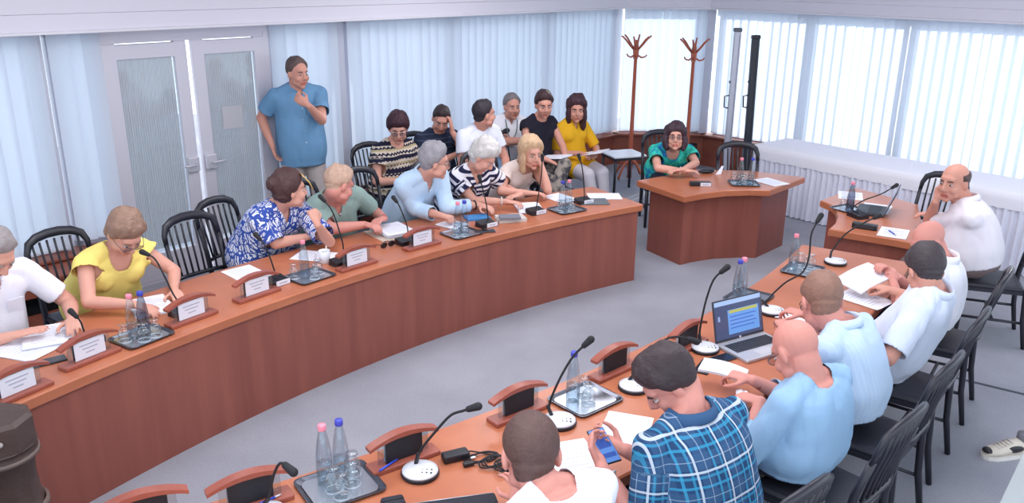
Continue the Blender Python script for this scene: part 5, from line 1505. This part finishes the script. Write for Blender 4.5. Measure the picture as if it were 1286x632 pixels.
person('blonde woman in cream top resting her chin on her hand', (f.x + .2, f.y), h, p, look=P(760, 260, .9), hands=dict(L=dict(elbow=P(688, 240, .78), at=PY(681, 210, h.y - .06), pose='fist', dir=(-.35, .1, .9), palm=(-.7, .6, .1)), R=dict(at=W((664, 247)), pose='rest', dir=(.95, -.1, 0))),
       sex='f', g=1.0, sk=FAIR, hair=hs_([.066, .058, .030, -.03, -.07, -.09, -.095], thick=(.018, .022, .028, .030), crown=.014, rough=.2, vol=[((-.078, .008, -.055), (.026, .046, .09)), ((.078, .008, -.055), (.026, .046, .09)), ((-.074, .02, -.115), (.022, .036, .045)), ((.074, .02, -.115), (.022, .036, .045)), ((0, -.075, -.085), (.082, .04, .09))]), hcol=(204, 170, 136), brow=(140, 110, 90),
       shirt=dict(mat=fabric('cream', (228, 210, 202)), sleeve=.40, neck=(.05, .07, 0), vee=False, loose=.012, fold=.005, name='top'), vox=.0075, s=1.1)
chair(p.x - .05, p.y + .03, f, 'black slat-back chair under the blonde woman')

# ---------------- the row against the window
h = P(374, 92, 1.74); pe = Vector((h.x - .02, h.y + .06, .98)); fd = Vector((.45, -.9, 0))
person('standing heavy man in blue short-sleeved shirt before the blinds, hand at his chest', fd, h, pe, look=P(560, 160, 1.5), stand=True,
       hands=dict(R=dict(at=PY(341, 181, h.y - .10), pose='rest', dir=(.25, -.05, -.9), palm=(1, 0, 0), elbow=PY(328, 148, h.y + .05)), L=dict(at=PY(388, 133, h.y - .30), pose='hold', dir=(-.75, -.1, .55), palm=(-.4, .8, .2), elbow=PY(404, 151, h.y - .10))),
       g=1.12, belly=.035, s=1.10, sk=TAN, hair=hs_([.092, .085, .055, .012, -.012, -.030, -.046]), hcol=(96, 78, 76), brow=(110, 92, 88),
       shirt=dict(mat=fabric('steel blue', (108, 150, 186)), sleeve=.68, flare=.014, collar=True, buttons=True, pocket=True, neck=(.10, .035, 0), hem=-.15, loose=.02, fold=.008), legs=dict(mat=fabric('khaki trousers', (170, 160, 158)), fine=True), vox=.008)
def back_seat(px, z, dR=.10, along=0.0, turn=.0):
    h = P(*px, z); u = (v2(h) - v2(C1)).normalized(); Rr = (v2(h) - v2(C1)).length + dR; w = Vector((-u.y, u.x, 0))
    p = v2(C1) + u * Rr + w * along; f = -(p - v2(C1)).normalized(); f = Matrix.Rotation(turn, 3, 'Z') @ f
    return h, Vector((p.x, p.y, .60)), f
def lap(p, f, side, fwd=.30, z=.73, lat=.10):
    r = Vector((f.y, -f.x, 0)); return Vector((p.x, p.y, 0)) + f * fwd + r * (lat if side == 'R' else -lat) + Vector((0, 0, z))
h, p, f = back_seat((500, 161), 1.20, turn=.1)
person('dark-haired woman with glasses in patterned cream and navy top by the window', f, h, p, look=P(520, 400, .2), hands=dict(R=dict(at=lap(p, f, 'R'), pose='rest'), L=dict(at=lap(p, f, 'L'), pose='rest')),
       sex='f', g=1.22, s=1.12, sk=FAIR, hair=hs_([.052, .048, .025, -.012, -.035, -.06, -.08], edge=.5, thick=(.018, .022, .026, .026), crown=.010, rough=.25), hcol=(58, 30, 40), glasses=(120, 110, 116),
       shirt=dict(mat=pattern('zigzag top', p_ethnic), sleeve=.50, flare=.03, neck=(.06, .08, 0), vee=False, loose=.03, name='top'), vox=.008)
chair(p.x, p.y, f, 'black slat-back chair under the woman in patterned top by the window', 'black chairs along the window')
h, p, f = back_seat((554, 150), 1.19, turn=.1)
person('dark-haired man in navy t-shirt leaning his cheek on his hand', f, h, p, look=P(560, 330, .2), roll=-8, hands=dict(L=dict(elbow=PY(586, 190, h.y - .12), at=PY(568, 166, h.y - .06), pose='flat', dir=(-.15, .05, 1), palm=(-1, .2, 0)), R=dict(at=PY(573, 194, h.y - .24), pose='rest', dir=(.9, -.2, 0))),
       g=1.10, s=1.1, sk=TAN, hair=hs_([.080, .072, .052, .012, -.012, -.030, -.046], thick=(.012, .01, .008, .01)), hcol=(52, 40, 42),
       shirt=dict(mat=pattern('navy printed tee', p_logo), sleeve=.55, neck=(.02, .07, 0), vee=False, loose=.02), vox=.008)
chair(p.x, p.y, f, 'black slat-back chair under the man in navy t-shirt', 'black chairs along the window')
h, p, f = back_seat((608, 144), 1.29, turn=.15)
person('dark-haired man in white t-shirt in profile looking to the right', f, h, p, look=P(720, 146, 1.2), hands=dict(R=dict(at=lap(p, f, 'R'), pose='rest'), L=dict(at=lap(p, f, 'L'), pose='rest')),
       g=1.06, s=1.1, sk=TAN, hair=hs_([.078, .068, .052, .016, -.008, -.036, -.06], thick=(.014, .010, .008, .010), crown=.012), hcol=(48, 40, 48),
       shirt=dict(mat=fabric('white tee', (228, 230, 242)), sleeve=.55, neck=(.02, .07, 0), vee=False, loose=.02), vox=.008)
chair(p.x, p.y, f, 'black slat-back chair under the man in white t-shirt', 'black chairs along the window')
h, p, f = back_seat((643, 134), 1.21, turn=-.35)
def lanyard(c):
    N, x, y, z = c['Nb'], c['xt'], c['yt'], c['zt']; s = c['s']
    b = MB(); pts = [N + x * a * s + y * d * s + z * e * s for a, d, e in ((-.065, .03, .01), (-.055, .12, -.06), (-.04, .155, -.14), (0, .165, -.20), (.04, .155, -.14), (.055, .12, -.06), (.065, .03, .01))]
    bb, o = stem_mb(pts, .006); bb.build('lanyard', mat('lanyard cord', (100, 120, 118), .6), c['root'])
person('grey-haired man in white polo shirt with lanyard and crossed arms', f, h, p, look=P(760, 210, 1.0), hands=dict(R=dict(at=PY(664, 177, h.y - .24), pose='rest', dir=(.9, -.2, .0), palm=(0, .9, 0), elbow=PY(631, 177, h.y - .10)), L=dict(at=PY(645, 179, h.y - .22), pose='rest', dir=(-.9, -.2, .05), palm=(0, .9, 0), elbow=PY(674, 178, h.y - .12))),
       g=1.16, belly=.03, s=1.1, sk=TAN, hair=hs_([.090, .08, .056, .012, -.012, -.030, -.046]), hcol=(120, 112, 114),
       shirt=dict(mat=fabric('white polo', (238, 238, 246)), sleeve=.60, collar=True, neck=(.07, .03, 0), loose=.02), legs=dict(mat=fabric('light jeans', (128, 156, 188)), fine=True, name='jeans'), vox=.008, extra=lanyard)
chair(p.x, p.y, f, 'black slat-back chair under the man in white polo with lanyard', 'black chairs along the window')
h, p, f = back_seat((683, 132), 1.30, turn=.1)
r_ = Vector((f.y, -f.x, 0)); pg = Vector((p.x, p.y, 0))
person('short-haired woman in black sleeveless top with papers on her lap', f, h, p, look=P(770, 260, .8), hands=dict(R=dict(at=lap(p, f, 'R', .34, .75), pose='rest'), L=dict(at=lap(p, f, 'L', .36, .75), pose='rest')),
       sex='f', g=.98, s=1.1, sk=TAN, hair=hs_([.074, .066, .046, .004, -.018, -.038, -.056], thick=(.020, .016, .014, .02), crown=.012), hcol=(62, 40, 42),
       shirt=dict(mat=fabric('black top', (36, 34, 46)), sleeve=.18, neck=(.05, .075, 0), vee=False, loose=.012, name='top'), legs=dict(mat=pattern('mottled trousers', p_camo), fine=True, mat_attr=True),
       feet=dict(R=(pg + f * .46 + r_ * .10 + Vector((0, 0, .52)), pg + f * .46 + r_ * .12 + Vector((0, 0, .10))), L=(pg + f * .45 - r_ * -.0 + Vector((0, 0, .72)), pg + f * .50 + r_ * .22 + Vector((0, 0, .30)))), vox=.008)
chair(p.x, p.y, f, 'black slat-back chair under the woman in black sleeveless top', 'black chairs along the window')
q = pg + f * .30; t = thing('paper_sheet', 'white papers on the lap of the woman in black sleeveless top', 'paper', (q.x, q.y, .772), face_rz(f) + .3)
b = MB()
for k in range(4): b.box((0, .0, .002 + k * .003), (.22, .30, .0022), 0, Matrix.Rotation(.04 * k, 4, 'Z') @ Matrix.Rotation(R(8), 4, 'X'))
b.build('sheet', WHITE, t)
h, p, f = back_seat((724, 138), 1.19, turn=.12)
r_ = Vector((f.y, -f.x, 0)); pg = Vector((p.x, p.y, 0))
person('long-haired woman in mustard yellow tunic and white leggings holding papers', f, h, p, look=P(800, 300, .8), hands=dict(R=dict(at=lap(p, f, 'R', .30, .75), pose='hold', dir=(.6, -.7, 0)), L=dict(at=lap(p, f, 'L', .34, .75), pose='hold', dir=(-.3, -.9, 0))),
       sex='f', g=1.04, s=1.1, sk=TAN, hair=hs_([.066, .058, .030, -.03, -.06, -.08, -.09], thick=(.016, .022, .030, .03), crown=.016, rough=.5, vol=[((-.080, .012, -.055), (.030, .042, .10)), ((.080, .012, -.055), (.030, .042, .10)), ((-.074, -.005, -.14), (.034, .04, .075)), ((.076, -.005, -.135), (.034, .04, .07)), ((0, -.075, -.09), (.095, .045, .12))]), hcol=(66, 40, 48),
       shirt=dict(mat=fabric('mustard yellow', (226, 172, 40)), sleeve=.90, neck=(.09, .03, 0), loose=.015, skirt=.55, name='tunic'), legs=dict(mat=fabric('white leggings', (206, 202, 212)), fine=True, short=.08, name='leggings', shoe=mat('pale sandal', (196, 180, 172), .5)),
       feet=dict(R=(pg + f * .44 + r_ * .10 + Vector((0, 0, .53)), pg + f * .52 + r_ * .06 + Vector((0, 0, .09))), L=(pg + f * .44 - r_ * .10 + Vector((0, 0, .53)), pg + f * .50 - r_ * .12 + Vector((0, 0, .09)))), vox=.008)
chair(p.x, p.y, f, 'black slat-back chair under the woman in mustard tunic', 'black chairs along the window')
q = pg + f * .40; t = thing('paper_sheet', 'white papers in the hands of the woman in mustard tunic', 'paper', (q.x, q.y, .755), face_rz(f) + .4)
b = MB()
for k in range(3): b.box((0, .0, .002 + k * .003), (.24, .30, .0022), 0, Matrix.Rotation(.05 * k, 4, 'Z') @ Matrix.Rotation(R(14), 4, 'X'))
b.build('sheet', WHITE, t)
# small white-topped table beside her, handbag on a small stool
q = P(783, 192, .50); t = thing('side_table', 'small white-topped table with black legs right of the woman in mustard tunic', 'side table', (q.x, q.y, 0), R(20))
MB().box((0, 0, .488), (.44, .40, .022), 0, None, .005).build('table_top', mat('white board', (236, 238, 246), .35), t)
MB().box((0, 0, .46), (.42, .38, .035)).build('apron', CHB, t)
for sx in (-1, 1):
    for sy in (-1, 1): MB().tube([(sx * .19, sy * .17, .45), (sx * .195, sy * .175, 0)], .018, 6).build('leg', CHB, t)
q = P(463, 224, .45); t = thing('stool', 'small reddish wooden stool under the beige handbag', 'stool', (q.x, q.y, 0), R(-30))
MB().box((0, 0, .435), (.34, .30, .03), 0, None, .006).build('stool_top', WDARK, t)
for sx in (-1, 1):
    for sy in (-1, 1): MB().box((sx * .14, sy * .12, .21), (.035, .035, .42)).build('leg', WDARK, t)
t = thing('handbag', 'beige handbag with twin handles beside the dark-haired woman in patterned top', 'handbag', (q.x, q.y, .45), R(-25))
BAG = mat('beige leather', (176, 166, 164), .5)
b = MB(); b.loft([[(w * math.copysign(abs(math.cos(a)) ** .5, math.cos(a)), d * math.copysign(abs(math.sin(a)) ** .5, math.sin(a)), z) for a in [2 * PI * (k + .5) / 20 for k in range(20)]] for w, d, z in ((.14, .06, 0), (.15, .065, .02), (.145, .055, .14), (.13, .025, .235))]); b.build('bag_body', BAG, t)
for sy in (-1, 1): b, o = stem_mb([(-.07, sy * .025, .21), (-.06, sy * .03, .30), (0, sy * .032, .345), (.06, sy * .03, .30), (.07, sy * .025, .21)], .006); b.build('handle', BAG, t)

# ---------------- the woman at the wedge desk
h = PY(848, 173, 8.50); p = Vector((1.66, 8.88, .60)); f = Vector((-.02, -1, 0))
person('woman with dark wavy bob and glasses in teal patterned top, arms folded on the desk', f, h, p, look=(0.9, 3, 1.9), hands=dict(R=dict(at=P(858, 219, TZ), pose='rest', dir=(.9, -.1, .05), elbow=P(826, 213, TZ + .03)), L=dict(at=P(858, 213, TZ + .05), pose='rest', dir=(-.9, -.25, .0), elbow=P(874, 205, TZ + .05))),
       sex='f', g=1.16, s=1.08, sk=FAIR, hair=hs_([.058, .052, .015, -.05, -.08, -.09, -.095], edge=.5, thick=(.022, .030, .034, .034), crown=.008, rough=.5, vol=[((-.088, .012, -.035), (.034, .046, .075)), ((.088, .012, -.035), (.034, .046, .075)), ((-.075, .03, -.08), (.026, .03, .045)), ((.075, .03, -.08), (.026, .03, .045)), ((0, -.085, -.04), (.095, .05, .085))]), hcol=(62, 44, 54), glasses=(110, 70, 80),
       shirt=dict(mat=pattern('teal swirl top', p_teal), sleeve=.62, flare=.018, neck=(.09, .07, 0), vee=False, loose=.03, name='top'), vox=.008, extra=bracelet('R'))
chair(p.x - .02, p.y + .0, f, 'black slat-back chair under the woman in teal top', 'black chairs at the wedge desks')
q = P(925, 184, .95); chair(q.x + .02, q.y - .30, (-.05, -1), 'empty black chair at the right of the desk of the woman in teal', 'black chairs at the wedge desks')
# ---------------- bald man at the right desk
h = P(1198, 229, 1.17); p = Vector((h.x + .20, h.y - .10, .60)); f = Vector((-.93, .36, 0)); print('bald', h, p)
person('bald heavy man in white short-sleeved polo with his fist at his mouth', f, h, p, shoulder_drop=.03, look=P(930, 330, .9), hands=dict(L=dict(elbow=P(1166, 280, .78), at=PY(1175, 254, h.y + .02), pose='fist', dir=(.1, .1, .9), palm=(.9, .1, 0)), R=dict(at=P(1176, 272, .80), pose='rest')),
       g=1.30, belly=.07, s=1.1, sk=TAN, hs=1.18, hair=hs_([.2, .2, .13, .012, -.012, -.030, -.046], top=[-.2, -.1, .055, .062], thick=(.01, .01, .010, .010)), hcol=(84, 64, 60),
       shirt=dict(mat=fabric('white knit polo', (230, 224, 232)), sleeve=.78, collar=True, neck=(.06, .03, 0), loose=.02, hem=-.06, fold=.007), legs=dict(mat=fabric('taupe trousers', (122, 106, 104)), fine=True, belt=True), vox=.0075)
chair(p.x + .02, p.y - .0, f, 'black chair under the bald man in white polo', 'black chairs at the wedge desks')
q = P(1152, 235, .88); chair(q.x, q.y - .1, (-.7, -.5), 'empty tilted-looking black chair at the far side of the desk of the bald man', 'black chairs at the wedge desks')

# ---------------- the row of men at the near desk, far end first
h, p, f = lin_seat(C2, (1166, 303), 1.07, 10.9)
person('bald pink-headed man in white shirt half hidden behind the dark-haired man', f, h, p, nape=.035, look=P(1085, 360, .8), hands=dict(L=dict(at=P(1122, 356, .80), pose='hold'), R=dict(at=P(1118, 342, .82), pose='hold')),
       g=1.14, s=1.08, sk=PINKS, hcol=(180, 140, 128),
       shirt=dict(mat=WHITES, sleeve=.7, collar=True, neck=(.08, .03, 0), loose=.02), vox=.0065)
chair(p.x, p.y, f, 'black chair under the bald man in white shirt, farthest of the near row', 'black chairs behind the near desk')
h, p, f = lin_seat(C2, (1162, 340), 1.13, 10.86)
person('dark-haired man in pale short-sleeved shirt reading papers', f, h, p, nape=.035, look=P(1085, 376, .72), hands=dict(L=dict(at=P(1132, 384, .77), pose='hold', elbow=P(1115, 450, .75)), R=dict(at=P(1122, 372, .77), pose='hold')),
       g=1.06, s=1.08, sk=TAN, hair=hs_([.064, .058, .046, .006, -.016, -.034, -.052], crown=.016, rough=.3, thick=(.018, .014, .014, .016)), hcol=(66, 58, 62),
       shirt=dict(mat=fabric('pale lavender shirt', (214, 222, 240)), sleeve=.85, flare=.012, collar=True, neck=(.08, .03, 0), loose=.03, fold=.010, hem=-.16), vox=.0055, extra=watch('L'))
chair(p.x + .03, p.y - .03, f, 'black chair under the dark-haired man in pale shirt', 'black chairs behind the near desk')
h, p, f = lin_seat(C2, (1032, 379), 1.07, 10.90)
person('short fair-haired man with dark glasses in pale blue striped shirt beside the laptop', f, h, p, nape=.035, look=P(990, 415, .72), hands=dict(L=dict(at=P(985, 420, .77), pose='hold'), R=dict(at=P(1012, 402, .77), pose='hold')),
       g=1.10, s=1.08, sk=PINKS, hs=1.2, hair=hs_([.072, .064, .050, .010, -.012, -.032, -.048], thick=(.010, .008, .008, .009)), hcol=(140, 104, 90), glasses=(46, 40, 50),
       shirt=dict(mat=LBLUE, sleeve=.85, collar=True, neck=(.07, .03, 0), loose=.03, fold=.010, hem=-.16), vox=.0055)
chair(p.x + .03, p.y - .03, f, 'black chair under the man in pale blue striped shirt', 'black chairs behind the near desk')
h, p, f = lin_seat(C2, (1000, 441), 1.06, 10.93)
person('bald man with red-tipped glasses in plain light blue collarless shirt holding a paper', (f.x, f.y + .1), h, p, nape=.035, look=P(925, 480, .75), hands=dict(L=dict(at=P(955, 505, .80), pose='hold', dir=(-.5, .5, -.05)), R=dict(at=P(946, 478, .80), pose='hold', dir=(-.85, .45, .1))),
       g=1.16, belly=.02, s=1.08, sk=PINKS, hs=1.18, hcol=(196, 150, 136), brow=(150, 110, 96), glasses=(150, 46, 56),
       shirt=dict(mat=fabric('light blue linen', (150, 184, 216)), sleeve=1.6, neck=(.03, .07, .0), vee=False, loose=.03, fold=.010, hem=-.16), vox=.0055)
chair(p.x + .05, p.y - .05, f, 'black chair under the bald man in light blue shirt', 'black chairs behind the near desk')
h, p, f = lin_seat(C2, (841, 480), 1.12, 10.95)
def plaid_phone(c):
    pass
person('dark-haired man in blue plaid shirt looking at the phone in his hand', (f.x, f.y + .15), h, p, nape=.035, look=P(758, 560, .85), hands=dict(L=dict(at=P(757, 590, .84), pole=(.4, -.5, -.8), pose='hold', dir=(-.2, .85, .35), palm=(.5, .1, .7)), R=dict(at=P(786, 566, .84), pole=(.6, .1, -.8), pose='hold', dir=(-.9, .3, .2), palm=(-.2, -.2, .8))),
       g=1.30, belly=.02, s=1.1, sk=PINKS, hair=hs_([.060, .055, .046, .004, -.016, -.034, -.050], crown=.020, thick=(.020, .018, .016, .016), rough=.28), hcol=(58, 46, 50),
       shirt=dict(mat=pattern('blue plaid shirt', p_plaid), sleeve=.92, flare=.012, collar=True, neck=(.06, .03, 0), loose=.03, fold=.008, hem=-.16), vox=.005, extra=watch('L', mat('pale watch', (206, 208, 214), .3, .5)))
chair(p.x + .03, p.y - .03, f, 'black chair under the man in plaid shirt', 'black chairs behind the near desk')
h, p, f = lin_seat(C2, (667, 571), 1.04, 10.90)
person('man with cropped brown hair in white shirt seen from behind at the bottom edge', f, h, p, nape=.055, look=P(640, 560, .7), hands=dict(L=dict(at=P(648, 655, .76), pose='rest', pole=(-.2, -.6, -.7)), R=dict(at=P(668, 640, .76), pose='rest', pole=(.2, -.6, -.7))),
       g=1.12, s=1.08, sk=PINKS, hs=1.22, hair=hs_([.066, .060, .048, .008, -.014, -.034, -.052], thick=(.009, .008, .007, .008), crown=.004, rough=.2), hcol=(92, 68, 64),
       shirt=dict(mat=WHITES, sleeve=.8, neck=(.02, .07, 0), vee=False, loose=.03, hem=-.16), vox=.005)
chair(p.x + .03, p.y - .03, f, 'black chair under the man at the bottom edge', 'black chairs behind the near desk')

# held things
def held(px, z, lab, eul, size=(.21, .297), n=2):
    q = P(*px, z); t = thing('paper_sheet', lab, 'paper', q); b = MB()
    for k in range(n):
        rg = []; L = size[1]
        for j in range(9):
            y = -L / 2 + L * j / 8; z_ = .012 * math.sin(PI * j / 8) + k * .003; rg.append([(-size[0] / 2, y, z_), (size[0] / 2, y, z_), (size[0] / 2, y, z_ + .0015), (-size[0] / 2, y, z_ + .0015)])
        b.loft(rg, 0, True, False)
    b.build('sheet', WHITE, t); t.rotation_euler = eul; return t
held((1086, 350), .80, 'white sheets held up by the bald pink-headed man', (R(14), R(6), R(-62)), (.22, .30), 3)
held((908, 467), .80, 'folded white papers held out by the bald man in light blue shirt', (R(4), R(-8), R(62)), (.11, .22), 5)
q = P(932, 501, TT + .02); t = thing('crumpled_tissue', 'crumpled white tissue under the arm of the bald man in light blue shirt', 'tissue', q)
b = MB(); b.ell((0, 0, .01), (.028, .05, .024), None, 0, 26, 18); b.v = [v * (1 + .5 * noise.noise(v * 60)) for v in b.v]; b.build('tissue', WHITE, t)
a = Matrix.Translation(P(758, 561, .88)) @ Matrix.Rotation(R(28), 4, 'Z') @ Matrix.Rotation(R(28), 4, 'X')
phone(None, 'lit smartphone held by the man in plaid shirt', 0, emit=True, M=a)
# sneaker of someone sitting out of view, pale table corner
q = P(1268, 572, 0); t = thing('sneaker', 'cream and black sneaker at the right edge of the floor', 'shoe', (q.x, q.y, 0), R(100))
CR = mat('cream leather', (214, 204, 190), .5)
def shoe_rings(f, z0=0):
    n = 16; rg = []
    for y, w, h in ((-.12, .020, .06), (-.105, .034, .085), (-.06, .040, .095), (-.01, .040, .088), (.05, .046, .066), (.10, .050, .052), (.14, .046, .046), (.165, .032, .038), (.175, .012, .026)):
        rg.append([(w * f * math.cos(2 * PI * k / n), y * f, z0 + max(.0, h * .5 + h * .5 * math.sin(2 * PI * k / n))) for k in range(n)])
    return rg
b = MB(); b.loft(shoe_rings(1.0, .018)); b.build('upper', CR, t)
b = MB(); b.prism([(w * sx, y) for sx, seq in ((1, ((-.125, .028), (-.06, .044), (.05, .05), (.12, .052), (.165, .036), (.182, .01))), (-1, ((.182, .01), (.165, .036), (.12, .052), (.05, .05), (-.06, .044), (-.125, .028)))) for y, w in seq], 0, .024); b.build('sole', mat('pale sole', (226, 220, 214), .6), t)
b = MB()
for sx in (-1, 1): b.ell((sx * .036, .0, .060), (.010, .055, .022)); 
b.ell((0, .15, .045), (.036, .028, .020)); b.ell((0, -.10, .075), (.030, .024, .030)); b.build('dark_panel', mat('black leather', (40, 38, 42), .45), t)
b = MB()
for k in range(5): b.tube([(-.026, .02 + .02 * k, .098 - .007 * k), (.026, .02 + .02 * k, .098 - .007 * k)], .004, 6)
b.build('laces', mat('laces', (220, 214, 206), .7), t)
b = MB(); b.lathe([(.036, .085), (.034, .14)], 16, 0, None, (0, -.065, 0)); b.build('sock', mat('grey sock', (120, 118, 126), .9), t)
q = P(1240, 664, .45); t = thing('low_table', 'pale low table of which one corner shows at the lower right', 'table', (q.x, q.y, 0), math.atan2(*(P(1286, 566, .45) - q).yx))
MB().box((.4, -.3, .437), (.8, .6, .026), 0, None, .004).build('table_top', mat('pale table top', (176, 182, 184), .5), t)
for lx in (.06, .74):
    for ly in (-.06, -.54): MB().box((lx, ly, .212), (.04, .04, .424)).build('leg', ALU, t)

# ================================================================== light
W_ = bpy.data.worlds.new('world'); S.world = W_; W_.use_nodes = True
bg = W_.node_tree.nodes['Background']; bg.inputs['Color'].default_value = (.80, .90, 1.0, 1); bg.inputs['Strength'].default_value = 2.0
sd = bpy.data.lights.new('sun', 'SUN'); sd.energy = 6.0; sd.angle = R(3); sd.color = (1, .97, .93)
so = bpy.data.objects.new('sun', sd); COL.objects.link(so)
so.rotation_euler = Vector((-.50, -.75, -.45)).to_track_quat('-Z', 'Y').to_euler()
for k, (x, y, e) in enumerate(((-1.6, 4.6, 45), (1.2, 4.2, 45), (.4, 7.6, 45), (3.2, 6.6, 40), (-.4, 2.4, 40))):  # unseen area lights added under the ceiling as soft fill
    ld = bpy.data.lights.new('added_fill', 'AREA'); ld.shape = 'RECTANGLE'; ld.size = 1.6; ld.size_y = 1.2; ld.energy = e; ld.color = (.98, .97, 1.0)
    lo = bpy.data.objects.new('added_fill', ld); COL.objects.link(lo); lo.location = (x, y, 3.22)
S.view_settings.view_transform = 'Standard'; S.view_settings.look = 'None'; S.view_settings.gamma = 1.0; S.view_settings.exposure = 0.0
S.view_settings.use_curve_mapping = False
